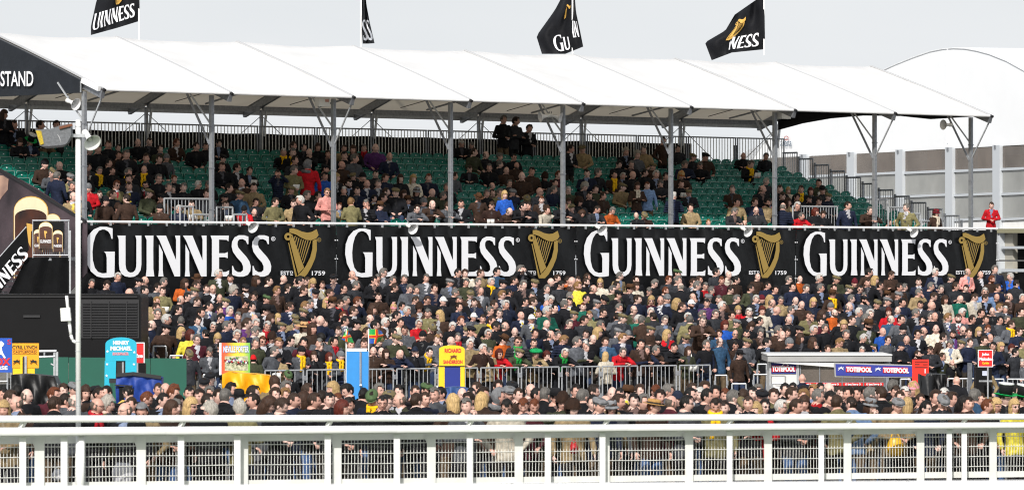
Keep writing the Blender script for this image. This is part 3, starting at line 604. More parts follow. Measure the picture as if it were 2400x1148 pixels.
# rainbow board
F = PF(104); B = empty('bookmaker_board', F(550, 950), 'red yellow and green board lettered neville porter with a picture of racing horses', 'sign board', 'bookmakers\' boards')
M_rb = mat('rainbow_print', '#d0a020', .5); n_ = M_rb.node_tree; l_ = n_.links.new; tcn = n_.nodes.new('ShaderNodeTexCoord'); sp = n_.nodes.new('ShaderNodeSeparateXYZ'); l_(tcn.outputs['Object'], sp.inputs[0])
rmp = n_.nodes.new('ShaderNodeValToRGB'); e = rmp.color_ramp.elements; e[0].position = 0; e[0].color = (.75, .03, .03, 1); e[1].position = 1; e[1].color = (.12, .42, .08, 1)
for p_, c_ in ((.22, (.8, .14, .03, 1)), (.5, (.85, .6, .04, 1)), (.75, (.65, .65, .06, 1))): q = e.new(p_); q.color = c_
mr = n_.nodes.new('ShaderNodeMapRange'); ww = 72/FPX*104; mr.inputs['From Min'].default_value = -ww/2; mr.inputs['From Max'].default_value = ww/2; l_(sp.outputs['X'], mr.inputs['Value']); l_(mr.outputs[0], rmp.inputs['Fac']); l_(rmp.outputs['Color'], n_.nodes['Principled BSDF'].inputs['Base Color'])
quad(F, 514, 803, 519, 878, -.01, .06, M_wp, 'board_side', B); b = MB(); b.prism([(519.3, 803), (586, 803), (586, 876), (519.3, 876)], F, 0, .05, M_rb); b.build('board_panel', B)
m = MB(); lettering(m, 'NEVILLE PORTER', F, 523, 809, 584, 826.5, -.01, flatm('slate_blue_print', '#5a7ab0'), .05); lettering(m, 'NEVILLE PORTER', F, 524, 811, 583, 825, -.02, M_wp, .02); m.build('lettering', B)
quad(F, 527, 834, 581, 868, -.006, -.002, mat('picture_print', '#b9b49a', .6, 0, 14, .5, c2='#5d6a3c'), 'picture_print', B)
rr = random.Random(3)
for i in range(9): horse(F, 524+i*5.8, 838+rr.uniform(-2, 10), 13, mat(['horse_brown', 'horse_grey', 'horse_bay'][i % 3], ['#5a3018', '#c9c6c0', '#3a2014'][i % 3], .6), B, -.012-.002*i, rr.random() < .5)
for i in range(14):
    x = 529+i*3.7; y = 838+rr.uniform(0, 12); b = MB(); b.prism(circ(x, y, 2.2, 8), F, -.034, 0, mat('silks_%s' % 'abcd'[i % 4] if False else ['silks_red', 'silks_white', 'silks_purple', 'silks_green'][i % 4], ['#b01a20', '#e2e2e0', '#6a4a90', '#2e7a3c'][i % 4], .6), False); b.build('rider_print', B)
F = PF(100); cover('covered_stand', F, [(522, 876), (540, 870), (560, 874), (600, 876), (633, 880), (638, 905), (640, 990), (524, 990)], mat('yellow_tarpaulin', '#e8a80c', .5, 0, 3, .12, .3, 4), 'bright yellow tarpaulin draped over a stand below the rainbow racing board', 'covered stand', .8, .07, 4)
# light blue back of a board, two flags
F = PF(101); B = empty('bookmaker_board', F(838, 990), 'plain light blue back of a tall board with a white top edge', 'sign board', 'bookmakers\' boards')
b = MB(); b.prism([(812, 823), (864, 823), (863, 928), (840, 932), (822, 941), (812, 941)], F, 0, .05, M_lblue); b.build('board_panel', B); quad(F, 814, 816, 860, 823, -.01, .06, M_wp, 'top_edge', B)
b = MB(); b.beam(F(845, 824, -.03), F(845, 905, -.03), .03, .03, M_galvl); b.tube(F(843, 903, -.04), F(848, 903, -.04), .04, M_galv); b.build('locking_bar', B)
def smallflag(pole, grid, lab, D=101.3):
    f = PF(D); o = empty('flag', f(pole, 935), lab, 'flag', 'green and blue flags with red crosses'); mg, mb_, mr_, my = flatm('flag_green', '#1f9a48'), flatm('flag_blue', '#2853a8'), flatm('flag_red', '#cf2e1a'), flatm('flag_yellow', '#e8c020')
    def P(s, t, off=0): x, y, d = bil(grid, s, t); return f(x, y, d+.03*math.sin(s*8)-off)
    def patch(s0, s1, t0, t1, m_, off, nm):
        b = MB(); b.grid(lambda s, t: P(s0+(s1-s0)*s, t0+(t1-t0)*t, off), 8, 8, m_); b.build(nm, o, True)
    patch(0, .5, 0, .5, mg, 0, 'flag_quarter'); patch(.5, 1, 0, .5, mb_, 0, 'flag_quarter'); patch(0, .5, .5, 1, mb_, 0, 'flag_quarter'); patch(.5, 1, .5, 1, mg, 0, 'flag_quarter')
    patch(.38, .62, 0, 1, my, .01, 'cross_edge'); patch(0, 1, .38, .62, my, .012, 'cross_edge'); patch(.43, .57, 0, 1, mr_, .02, 'flag_cross'); patch(0, 1, .43, .57, mr_, .022, 'flag_cross')
    b = MB(); b.tube(f(pole, 770), f(pole, 925), .014, M_whitep, 6); b.build('flag_pole', o)
smallflag(864, [[(865, 771, 0), (884, 771, -.1), (893, 775, .1)], [(865, 788, 0), (884, 788, -.1), (899, 785, .1)], [(865, 804, 0), (880, 805, -.1), (889, 801, .1)]], 'square green and blue flag with red cross flying flat')
smallflag(811.5, [[(812, 766, 0), (816, 775, .1), (815, 776, .1)], [(802, 792, 0), (812, 790, -.1), (822, 786, .1)], [(800, 794, 0), (812, 800, -.1), (829, 803, .1)]], 'creased green and blue flag with red cross hanging in a triangle')
# yellow and blue arched board
F = PF(103); B = empty('bookmaker_board', F(1059, 950), 'yellow arched board with navy panel lettered richard sanderson', 'sign board', 'bookmakers\' boards')
b = MB(); b.prism([(1029, 857)]+arcpts(1029, 1089, 808.5, 818)+[(1089, 857)], F, 0, .05, M_yel); b.prism([(1028, 858.5), (1042, 858.5), (1042, 909), (1028, 909)], F, 0, .05, M_yel); b.prism([(1079, 858.5), (1089, 858.5), (1089, 909), (1079, 909)], F, 0, .05, M_yel); b.build('board_panel', B)
quad(F, 1042.4, 858, 1078.6, 912, .01, .04, M_navy, 'navy_panel', B); quad(F, 1030, 856.5, 1088, 858, -.02, .06, M_dark, 'hinge_line', B)
m = MB(); lettering(m, 'RICHARD', F, 1042, 816, 1081, 826, -.01, M_redp, .04); lettering(m, 'SANDERSON', F, 1039, 843, 1084, 852, -.01, M_redp, .04); m.build('lettering', B); horse(F, 1054, 829, 17, M_brn, B)
quad(F, 1023, 903, 1026, 918, 0, .05, M_wp, 'white_peg', B)
F = PF(99); cover('covered_stand', F, [(1045, 908), (1062, 906), (1085, 907), (1104, 912), (1106, 990), (1044, 990)], mat('slate_blue_tarpaulin', '#2f4f84', .6, 0, 5, .15, .4, 4), 'slate blue tarpaulin heap at the foot of the yellow sanderson board', 'covered stand', .6, .04, 1)
# red board back, black covered box
F = PF(104); B = empty('bookmaker_board', F(2158, 960), 'tall bright red back of a board with black slots, beside the long blue sign', 'sign board', 'bookmakers\' boards')
quad(F, 2138, 842, 2177, 926, 0, .05, flatm('vermilion_paint', '#d8230c'), 'board_panel', B)
for x0, x1, y in [(2144, 2174, 846.5), (2144, 2155, 852.5), (2163, 2174, 853), (2144, 2174, 859.5)]: quad(F, x0, y, x1, y+1.4, -.01, -.002, M_blk, 'slot', B)
quad(F, 2167, 864, 2169, 874, -.03, -.005, M_wp, 'handle', B); quad(F, 2144, 899, 2160, 901.5, -.05, -.01, M_galvl, 'latch', B)
m = MB(); m.prism([(2138.5, 927), (2160, 927), (2157, 921), (2138.5, 905)], F, -.02, -.01, M_redp); m.build('red_skirt', B)
F = PF(100); cover('covered_stand', F, [(2159, 877), (2180, 876), (2219, 877), (2219, 960), (2163, 960), (2159, 915)], MATS['black_tarpaulin'], 'black covered box in front of the tall red board', 'covered stand', .8, .05, 3)
m = MB(); m.grid(lambda s, t: F(2156+34*s, 877+44*t+4*math.sin(s*3), -.25*math.sin(s*3.1)*(.4+t)), 14, 10, MATS['black_tarpaulin']); tag(m.build('black_flap', None, True), 'loose black flap hanging over the front of the black covered box', 'flap')
# red pole sign
F = PF(102); B = empty('bookmaker_board', F(2309, 960), 'square red sign lettered john malcolm on a thin pole', 'sign board', 'bookmakers\' boards')
quad(F, 2293, 820, 2326, 859, 0, .03, M_red, 'board_panel', B)
for (x0, y0, x1, y1) in [(2292.2, 819.2, 2326.8, 820.6), (2292.2, 858.2, 2326.8, 859.6), (2292.2, 820.6, 2293.6, 858.2), (2325.4, 820.6, 2326.8, 858.2)]: quad(F, x0, y0, x1, y1, -.008, .035, M_wp, 'board_edge', B)
m = MB(); lettering(m, 'John', F, 2301, 826.5, 2318, 834, -.01, M_wp, .05); lettering(m, 'Malcolm', F, 2295.5, 837, 2324, 844.5, -.01, M_wp, .05); lettering(m, 'Carlisle', F, 2302, 847.5, 2318, 853, -.01, M_yel, .04); m.build('lettering', B)
m = MB(); m.tube(F(2315.5, 860, .02), F(2315.5, 985, .02), .018, M_galvl, 6); m.tube(F(2295, 893, .05), F(2326, 893, .05), .02, M_galvl, 6); m.build('board_legs', B)
F = PF(103); quad(F, 2289, 861, 2326, 930, .1, .6, M_blackp, 'black_box', B); quad(F, 2303, 869, 2314, 880, .06, .09, mat('pale_card', '#b9bfd0', .6), 'pale_card', B)

# ================================================================== betting booth
D5 = 112.0; F = PF(D5); B = empty('betting_booth', F(1960, 940), 'low white betting booth with blue awning signs and tinted glazing', 'booth')
M_bw = mat('booth_panel', '#d2d2d0', .5, 0, 3, .05); M_bg = mat('booth_grey', '#9b9b99', .5, 0, 3, .08)
quad(F, 1797, 829.5, 2089, 832.5, -.28, 2.6, M_bw, 'roof_slab', B); quad(F, 1798, 832.6, 2088, 846.5, -.25, 2.5, M_bg, 'roof_fascia', B)
quad(F, 1805, 846.8, 1871, 920, 0, 1.4, M_bw, 'side_cabin', B); quad(F, 1803, 846.8, 1807, 905, -.04, -.004, M_galvl, 'corner_post', B); quad(F, 1867, 842, 1873, 905, -.04, -.004, M_galvl, 'corner_post', B)
quad(F, 1809, 881, 1839, 918, -.03, -.004, M_bw, 'door', B); m = MB()
for (x0, y0, x1, y1) in [(1806, 879, 1841, 880.6), (1839.4, 880.8, 1841, 918), (1806, 880.8, 1807.6, 918)]: m.prism([(x0, y0), (x1, y0), (x1, y1), (x0, y1)], F, -.05, -.032, M_bg)
m.build('door_frame', B)
def totesign(x0, y0, x1, y1, d, parent, red=True, hx=None):
    quad(F, x0, y0, x1, y1, d, d+.02, M_redp, 'red_strip', parent); m = MB(); lettering(m, 'TOTEPOOL', F, x0+.8, y0+1.2, x1-1, y1-.6, d-.015, M_wp, .05); m.build('lettering', parent)
quad(F, 1808, 843, 1865.5, 875, -.03, -.004, M_navy, 'sign_panel', B); totesign(1808.6, 856, 1864, 871, -.05, B); horse(F, 1831, 845, 18, M_wp, B, -.06)
b = MB(); b.prism([(1846, 855.8), (1864.5, 855.8), (1864.5, 858), (1850, 858)], F, -.056, 0, M_navy, False); b.build('sign_patch', B)
# awning sign: framed blue board
b = MB(); b.prism([(1948, 847), (2142, 853), (2142, 883), (1950, 880.5)], F, -.95, -.9, M_bg); b.build('awning_frame', B)
b = MB(); b.prism([(1951.5, 850.5), (2142, 855.5), (2142, 880), (1953, 877)], F, -.975, -.955, flatm('violet_blue_paint', '#27338f')); b.build('sign_panel', B)
b = MB(); b.prism([(1800, 846.9), (1950, 848), (1950, 858.5)], F, -.8, -.78, M_bw); b.build('awning_canvas', B)
FA = lambda x, y, d=0: F(x, y+(x-1950)*.022, d-.99)
for x in (1976, 2062):
    b = MB(); b.prism([(x-.5, 855), (x+58, 855), (x+58, 868.5), (x-.5, 868.5)], FA, 0, 0, M_redp, False); b.build('red_strip', B)
    b = MB(); lettering(b, 'TOTEPOOL', FA, x+.6, 856.5, x+60, 868, -.012, M_wp, .05); b.build('lettering', B)
for x in (1957, 2043): horse(FA, x, 855, 14, M_wp, B, 0)
horse(FA, 2129, 857, 12, M_wp, B, 0)
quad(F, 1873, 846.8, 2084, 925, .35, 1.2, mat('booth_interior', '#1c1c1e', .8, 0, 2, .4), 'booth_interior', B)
xs = [1876, 1921, 1973.5, 2024, 2072]
for x in xs: quad(F, x-1.1, 848, x+1.1, 925, -.03, .05, M_galv, 'glazing_bar', B)
quad(F, 2075, 848, 2083, 925, -.04, .4, M_galv, 'end_post', B)
M_bgl = M_glass
for a, c in zip(xs, xs[1:]):
    quad(F, a+1.3, 848, c-1.3, 893.5, .0, .015, M_bgl, 'window_pane', B); quad(F, a+1.3, 904, c-1.3, 925, .0, .015, M_bgl, 'window_pane', B); quad(F, a+1.3, 894, c-1.3, 895.5, -.02, .03, M_galv, 'transom', B)
    quad(F, a+1.6, 896, c-1.6, 903.5, -.03, -.01, M_red, 'red_strip', B)
    m = MB(); cx = (a+c)/2; lettering(m, 'bet here', F, cx-12, 896.8, cx+12, 902.2, -.045, M_wp, .03)
    for q in (cx-16, cx+16):
        for p in ringp(q, 899.7, 2.3, 1.2, 8): m.prism(p, F, -.045, 0, M_wp, False)
    m.build('lettering', B)

# ================================================================== crowd barriers
def barrier(p, q, z0, z1, lab, group='steel crowd barriers', sp=.125, feet=True, nm='crowd_barrier'):
    p = Vector(p); q = Vector(q); L_ = (q-p).length; d = (q-p).normalized(); c = (p+q)/2
    o = empty(nm, (c.x, c.y, z0), lab, 'barrier', group); P = lambda s, z: V(p.x+d.x*s, p.y+d.y*s, z)
    m = MB(); r = .021
    m.tube(P(.04, z1), P(L_-.04, z1), r, M_galvl, 8); m.tube(P(.04, z0+.14), P(L_-.04, z0+.14), r*.8, M_galvl, 6)
    for s in (.04, L_-.04): m.tube(P(s, z0+.02), P(s, z1), r, M_galvl, 8)
    if L_ > 1.5: m.tube(P(L_-.13, z0+.14), P(L_-.13, z1), r*.8, M_galvl, 6)
    m.build('barrier_frame', o)
    m = MB(); n = int((L_-.2)/sp)
    for i in range(1, n): s = .06+(L_-.2)*i/n; m.tube(P(s, z0+.14), P(s, z1), .0105, M_galvl, 6)
    tag(m.build('bars', o), kind='stuff')
    for s in (.03, L_-.03):
        for z in (z0+.35, z1-.2): m = MB(); m.box(-.03, .03, -.03, .03, -.06, .06, M_galv, lambda x, y, zz: P(s, z+zz)+V(x, y, 0)); m.build('clamp', o)
def bar_px(x0, x1, lab=None, **k):
    a = [terr(terr_a(x, 0), 0) for x in (x0, x1)]; barrier((*a[0], 0), (*a[1], 0), 0, 1.12, lab, **k)
sg = [(618, 714), (716, 811), (826, 925), (927, 1023), (1024, 1122), (1124, 1218), (1219, 1313), (1314, 1408), (1409, 1497), (1499, 1588), (1590, 1667)]
nmz = ['nearest the yellow tarpaulin', 'left of the light blue board', 'right of the light blue board', 'left of the yellow sanderson board', 'behind the yellow sanderson board', 'right of the sanderson board', 'below the shiny green hat', 'below the white coat', 'below the red coat', 'below the reader in khaki', 'left of the brown sweater']
for (a, b_), w_ in zip(sg, nmz): bar_px(a, b_, 'grey steel barrier of upright bars in the front row, '+w_)
D6 = terr(terr_a(1720, 0), 0).y
def bar_d(x0, x1, y, hgt, D, lab): a, b_ = PX(x0, y, D), PX(x1, y, D); barrier(a, b_, a.z-hgt, a.z, lab, 'short barriers by the gangways')
bar_d(1673, 1707, 879, .9, 126, 'short barrier in front of the person in the brown sweater'); bar_d(1712, 1752, 899, .8, 125, 'lowest short barrier in front of the person in the brown puffer coat')
bar_d(1763, 1802, 877, 1.0, 125, 'short barrier just left of the betting booth'); bar_d(1772, 1800, 853, 1.0, 127, 'short raised barrier left of the betting booth roof'); bar_d(1806, 1842, 898, .8, 109, 'low barrier in front of the betting booth door')
bar_d(437, 469, 856, 1.0, 121, 'tall narrow barrier at the right end of the green hoarding'); bar_d(473, 508, 878, .8, 120, 'short barrier left of the rainbow racing board'); bar_d(510, 522, 900, .6, 119, 'tiny barrier stub beside the yellow tarpaulin')
bar_d(333, 352, 790, 1.1, 123, 'dark narrow barrier beside the black trailer, topmost of three'); bar_d(356, 393, 811, .9, 122, 'dark barrier below the black trailer corner, middle of three'); bar_d(395, 432, 833, .7, 121.5, 'dark barrier behind the green hoarding, lowest of three')
bar_d(2218, 2290, 887, 1.1, 131, 'steel barrier between the black covered box and the red pole sign'); bar_d(2328, 2356, 888, 1.1, 131, 'steel barrier just right of the red pole sign'); bar_d(2358, 2430, 888, 1.1, 132, 'steel barrier at the right edge below the newspaper reader')
bar_d(2107, 2137, 888, 1.1, 121, 'steel barrier between the booth and the tall red board')
# horizontal crush rails on the terrace
for x0, x1, y, D in [(2160, 2420, 735, 139), (1915, 2102, 815, 128), (1690, 1812, 816, 127), (948, 1008, 742, 131), (1880, 1990, 775, 131), (1190, 1245, 781, 129), (945, 1000, 825, 125), (1215, 1300, 823, 125), (2050, 2160, 773, 134), (1560, 1600, 736, 134), (2238, 2300, 848, 128), (1765, 1930, 776, 131), (1290, 1330, 778, 130)]:
    best = min((abs(H-(y-YH)*terr(terr_a((x0+x1)/2, i/60), i/60).y/FPX-(1.99*i/60+1.05)), i/60) for i in range(61))[1]
    a, b_ = [(lambda q: V(q.x, q.y, 1.99*best+1.05))(terr(terr_a(x, best), best)) for x in (x0, x1)]
    nb_ = min([(250, 'first big letter'), (560, 'first lettering'), (705, 'first gold harp'), (1000, 'second lettering'), (1275, 'second gold harp'), (1560, 'third lettering'), (1795, 'third gold harp'), (2000, 'fourth lettering'), (2280, 'fourth gold harp')], key=lambda q: abs(q[0]-(x0+x1)/2))[1]
    o = empty('crush_rail', (a+b_)/2, 'grey crush rail in the %s crowd rows, below the %s' % ('upper' if y < 745 else ('middle' if y < 790 else 'lower'), nb_), 'rail', 'crush rails on the terrace')
    m = MB(); m.tube(a, b_, .03, M_galv, 8)
    for p in (a, b_): m.tube(p, V(p.x, p.y, p.z-1.1), .03, M_galv, 6)
    m.build('rail_tube', o)
m = MB(); a = PX(2273, 850, 127); m.beam(PX(2273, 850, 127), PX(2273, 990, 127), .09, .09, M_galv); tag(m.build('rail_post'), 'thick square grey post behind the black covered box', 'post')

# ================================================================== racecourse rails in front
def fD(X): return 71.5+.5*X
def fpt(px, py, off=0.):
    t = (px-1200)/FPX; Y = (71.5+off)/(1-.5*t); return V(t*Y, Y, H+(YH-py)/FPX*Y)
def railbox(py0, py1, th, off, name, lab, x0=-150, x1=2550, n=5, m_=M_white):
    o = empty(name, fpt(1200, 1120, off), lab, 'rail')
    for i in range(n):
        a, b_ = x0+(x1-x0)*i/n, x0+(x1-x0)*(i+1)/n-.25; L0 = fpt(a, py0[0]+(py0[1]-py0[0])*a/2400, off); L1 = fpt(b_, py0[0]+(py0[1]-py0[0])*b_/2400, off)
        K0 = fpt(a, py1[0]+(py1[1]-py1[0])*a/2400, off); K1 = fpt(b_, py1[0]+(py1[1]-py1[0])*b_/2400, off); m = MB()
        r0, r1 = (L0.z-K0.z)/2, (L1.z-K1.z)/2; c0, c1 = (L0+K0)/2, (L1+K1)/2; rs = []
        for c, r in ((c0, r0), (c1, r1)): rs.append([c+V(.25, -.5, 0).normalized()*0+V(0, -th*math.copysign(abs(math.cos(q))**.6, math.cos(q)), r*math.copysign(abs(math.sin(q))**.6, math.sin(q))) for q in [6.283*i_/14 for i_ in range(14)]])
        m.rings(rs, m_, False); m.build('rail_section', o, True)
    return o
RA = railbox((973, 969), (990, 983), .06, -.32, 'running_rail', 'upper white running rail across the front of the crowd')
RB = railbox((1001, 988), (1022.5, 1003.5), .075, -.25, 'lower_rail', 'thick lower white rail above the wire mesh panels')
for x, y0, y1 in [(52, 990, 1001), (425, 990, 1001), (770, 988, 999), (1101, 987, 997), (1420, 986, 995), (1710, 986, 992), (1990, 984, 991), (2260, 983, 989)]:
    m = MB(); m.beam(fpt(x+5, y0-3, -.30), fpt(x-5, y1+4, -.24), .09, .05, M_whitep, (0, 0, 1)); m.build('cranked_arm', RB)
def Lf(a, b_): return lambda x: a+(b_-a)*x/2400
ytop, ybot, yfr = Lf(1040, 1013), Lf(1131, 1103), Lf(1022, 1002)
for i, x in enumerate([53, 150, 424, 556, 768, 930, 1101, 1284, 1412, 1710, 1925, 2225, 2260]):
    w_ = 8-1.8*x/2400; m = MB(); m.prism([(x-w_, Lf(1020, 1000)(x)), (x+w_, Lf(1020, 1000)(x)), (x+w_, 1200), (x-w_, 1200)], lambda a, b_, d=0: fpt(a, b_, -.2)+V(0, d, 0), 0, .05, M_white); m.build('rail_post', RB)
FE = empty('mesh_fence', fpt(1200, 1125, 0), 'white painted fence of wire mesh panels in front of the standing crowd', 'fence')
fx = [-140, 93, 331, 571, 790, 1011, 1216, 1419, 1615, 1800, 1986, 2157, 2327, 2500]
for i, x in enumerate(fx):
    w_ = 11.5-3*x/2400; m = MB(); m.prism([(x-w_, yfr(x)-2), (x+w_, yfr(x)-2), (x+w_, 1210), (x-w_, 1210)], lambda a, b_, d=0: fpt(a, b_, 0)+V(0, d, 0), -.04, .05, M_whitep); m.build('fence_post', FE)
    m = MB(); m.prism([(x-w_-6, ytop(x)-6), (x-w_+1, ytop(x)-10), (x-w_+1, ytop(x)+14)], lambda a, b_, d=0: fpt(a, b_, 0)+V(0, d, 0), -.03, -.01, M_whitep); m.build('gusset', FE)
for a, b_ in zip(fx, fx[1:]):
    a2, b2 = a+11-3*a/2400, b_-11+3*b_/2400
    f = lambda x, y, d=0: fpt(x, y, 0)+V(0, d, 0)
    m = MB(); m.prism([(a2, yfr(a2)-1), (b2, yfr(b2)-1), (b2, ytop(b2)), (a2, ytop(a2))], f, 0, .04, M_whitep); m.build('top_frame', FE); m = MB(); m.prism([(a2, ybot(a2)), (b2, ybot(b2)), (b2, ybot(b2)+14), (a2, ybot(a2)+14)], f, 0, .04, M_whitep); m.build('bottom_frame', FE)
    m = MB(); pitch = 7.9-1.2*a/2400; n = max(3, int((b2-a2)/pitch)); rr2 = random.Random(int(a))
    for q in range(1, n):
        x = a2+(b2-a2)*q/n; k = 2.0*math.sin(q*.25+rr2.random()*.1)
        pp = [(x, ytop(x)-1), (x+k*.5+rr2.uniform(-.4, .4), (ytop(x)*.6+ybot(x)*.4)), (x, ybot(x)+1)]
        for p_, q_ in zip(pp, pp[1:]): m.tube(f(*p_, .015), f(*q_, .015), .0048, M_whitep, 4, cap=False)
    for r_ in range(1, 5):
        yy = lambda x: ytop(x)+(ybot(x)-ytop(x))*(r_-.68)/3.85; m.tube(f(a2, yy(a2), .0), f((a2+b2)/2, yy((a2+b2)/2)+.8, .0), .0055, M_whitep, 5, cap=False); m.tube(f((a2+b2)/2, yy((a2+b2)/2)+.8, .0), f(b2, yy(b2), .0), .0062, M_whitep, 5, cap=False)
    tag(m.build('wire_mesh', FE), kind='stuff')
# near running rail, out of focus
NR_ = empty('near_running_rail', V(0, 30, .1), 'broad white rail running along the bottom of the picture, nearest the camera', 'rail')
for i in range(4):
    x0, x1 = -5+i*2.5, -5+(i+1)*2.5-.004; z = lambda X: 2.38+X*.006; m = MB()
    rs = [[V(X, 30+.08*math.cos(q), z(X)-.1+.1*math.copysign(abs(math.sin(q))**.5, math.sin(q))) for q in [6.283*j/16 for j in range(16)]] for X in (x0, x1)]
    m.rings(rs, M_white, False); m.build('rail_section', NR_, True)
for X in (-4.6, 0, 4.6): m = MB(); m.box(X-.04, X+.04, 29.96, 30.04, .05, 2.2, M_white); m.build('rail_post', NR_)
# tall white pole with loudspeakers
t = (183-1200)/FPX; PD = 71.5/(1-.5*t)-.12; PF_ = PF(PD); P0 = PF_(183, 1145)
PO = empty('loudspeaker_pole', P0, 'tall white pole on the track side carrying loudspeakers', 'pole')
m = MB(); m.tube(PF_(183, 288), PF_(183.5, 1012), .038, M_white, 14); m.build('pole_shaft', PO, True)
m = MB(); m.tube(PF_(188, 1012), PF_(188, 1200), .066, M_white, 14); m.build('pole_sleeve', PO, True)
m = MB()
for y in (296, 800, 822, 890, 950): m.tube(PF_(183, y), PF_(183, y+1.6), .041, M_galvl, 12)
m.build('pole_band', PO); m = MB(); m.tube(PF_(183, 281), PF_(183, 288), .034, M_white, 10); m.beam(PF_(168, 318, -.05), PF_(212, 318, -.05), .05, .05, M_galvl); m.build('cross_bracket', PO)
horn(PF_(158, 320, -.05), (-.85, -.45, -.35), .52, 'white horn loudspeaker on the tall pole, pointing down to the left', 'pole loudspeakers'); horn(PF_(205, 318, -.05), (.5, -.75, -.62), .62, 'white horn loudspeaker on the tall pole, pointing down to the right', 'pole loudspeakers')
o = empty('covered_loudspeaker', PF_(130, 322), 'grey felt covered horn with a yellow printed rim strapped to the tall pole', 'loudspeaker')
m = MB(); f = PF_; m.prism([(168, 291), (148, 294), (118, 304), (86, 305), (97, 343), (112, 348), (150, 344), (161, 335), (170, 318)], f, -.2, .1, mat('grey_felt', '#6a6c70', .95, 0, 30, .2, .3, 20)); m.build('felt_body', o)
m = MB(); m.prism([(87, 307), (100, 308), (106, 338), (98, 341)], f, -.215, -.205, mat('ochre_print', '#b39a22', .7, 0, 60, .4)); m.build('printed_rim', o)
m = MB(); m.prism([(142, 298), (172, 291), (174, 296), (143, 304)], f, -.23, -.205, mat('brown_strap', '#6a3a1c', .6)); m.prism([(97, 343), (112, 349), (150, 346), (161, 337), (150, 341), (112, 344)], f, -.22, -.205, M_dark); m.build('strap', o)
o = empty('camera_box', PF_(155, 737), 'small white box on a curved white pipe bracket beside the tall pole', 'camera')
m = MB(); m.prism([(142, 722), (164, 720), (167, 751), (144, 752)], PF_, -.06, .06, M_whitep); m.build('box_body', o); m = MB()
for a, c in zip([(156, 693), (159, 722), (163, 760), (166, 785), (170, 797), (178, 803), (184, 804)], [(159, 722), (163, 760), (166, 785), (170, 797), (178, 803), (184, 804)]): m.tube(PF_(*a), PF_(*c), .022, M_white, 8)
m.build('pipe_bracket', o, True)
# ================================================================== people: builders
SLOTS = ['skin', 'jacket', 'trousers', 'shoe', 'shirt', 'tie', 'dark', 'hair', 'lip', 'hat', 'band', 'scarf', 'paper']
def pmat(slot, src):
    m = bpy.data.materials.new('person_'+slot+('_crowd' if src else '')); m.use_nodes = True; n = m.node_tree.nodes; l = m.node_tree.links.new; p = n['Principled BSDF']
    const = {'shoe': (.02, .015, .012), 'dark': (.012, .012, .014), 'lip': (.36, .15, .12), 'paper': (.72, .71, .67)}
    rough = {'skin': .5, 'shoe': .4, 'dark': .15, 'hair': .6, 'lip': .5, 'tie': .5, 'paper': .7}.get(slot, .85)
    p.inputs['Roughness'].default_value = rough; p.inputs['Specular IOR Level'].default_value = .5 if slot == 'dark' else (.35 if slot == 'skin' else .25)
    if slot in const: p.inputs['Base Color'].default_value = (*const[slot], 1); return m
    a = n.new('ShaderNodeAttribute'); a.attribute_type = 'GEOMETRY' if src else 'OBJECT'; a.attribute_name = 'tint' if src else slot
    t = n.new('ShaderNodeTexCoord'); q = n.new('ShaderNodeTexNoise'); q.inputs['Scale'].default_value = {'skin': 22, 'hair': 60}.get(slot, 16); q.inputs['Detail'].default_value = 4
    mpp = n.new('ShaderNodeMapping'); mpp.inputs['Scale'].default_value = (1.6, 1.6, .22) if slot == 'hair' else (1, 1, 1); l(t.outputs['Object'], mpp.inputs['Vector']); l(mpp.outputs[0], q.inputs['Vector']); r = n.new('ShaderNodeMapRange'); k = {'skin': .10, 'hair': .5}.get(slot, .32)
    r.inputs['From Min'].default_value = .3; r.inputs['From Max'].default_value = .7; r.inputs['To Min'].default_value = 1-k; r.inputs['To Max'].default_value = 1+k
    l(q.outputs['Fac'], r.inputs['Value']); v = n.new('ShaderNodeVectorMath'); v.operation = 'SCALE'; l(a.outputs['Color'], v.inputs[0]); l(r.outputs[0], v.inputs['Scale']); l(v.outputs[0], p.inputs['Base Color'])
    if slot in ('jacket', 'trousers', 'scarf', 'hair', 'hat'):
        b = n.new('ShaderNodeBump'); b.inputs['Strength'].default_value = .6; b.inputs['Distance'].default_value = .02; q2 = n.new('ShaderNodeTexNoise'); q2.inputs['Scale'].default_value = 14 if slot != 'hair' else 40; l(mpp.outputs[0], q2.inputs['Vector'])
        hgt = q2.outputs['Fac']
        if slot == 'jacket' and not src:      # quilted puffer jackets have sewn rows
            aq = n.new('ShaderNodeAttribute'); aq.attribute_type = 'OBJECT'; aq.attribute_name = 'quilt'; wv = n.new('ShaderNodeTexWave'); wv.bands_direction = 'Z'; wv.inputs['Scale'].default_value = 4.5; wv.inputs['Distortion'].default_value = 1.5
            l(t.outputs['Object'], wv.inputs['Vector']); mm1 = n.new('ShaderNodeMath'); mm1.operation = 'MULTIPLY_ADD'; l(wv.outputs['Fac'], mm1.inputs[0]); l(aq.outputs['Fac'], mm1.inputs[1]); l(hgt, mm1.inputs[2]); hgt = mm1.outputs[0]
        l(hgt, b.inputs['Height']); l(b.outputs['Normal'], p.inputs['Normal'])
    if slot == 'skin': p.inputs['Subsurface Weight'].default_value = 0.0
    return m
PM = [pmat(s, 0) for s in SLOTS]; PMC = [pmat(s, 1) for s in SLOTS]
class G3:
    def __init__(s): s.v = []; s.f = []; s.m = []; s.n = 0
    def add(s, v, f, m):
        v = np.asarray(v, float); f = np.asarray(f, int); s.v.append(v); s.f.append(f+s.n); s.n += len(v)
        s.m.append(np.full(len(f), m, int) if np.isscalar(m) else np.asarray(m, int)); return s
    def arr(s): return np.concatenate(s.v), np.concatenate(s.f), np.concatenate(s.m)
def tri(fs):
    o = []
    for f in fs:
        for i in range(1, len(f)-1): o.append((f[0], f[i], f[i+1]))
    return o
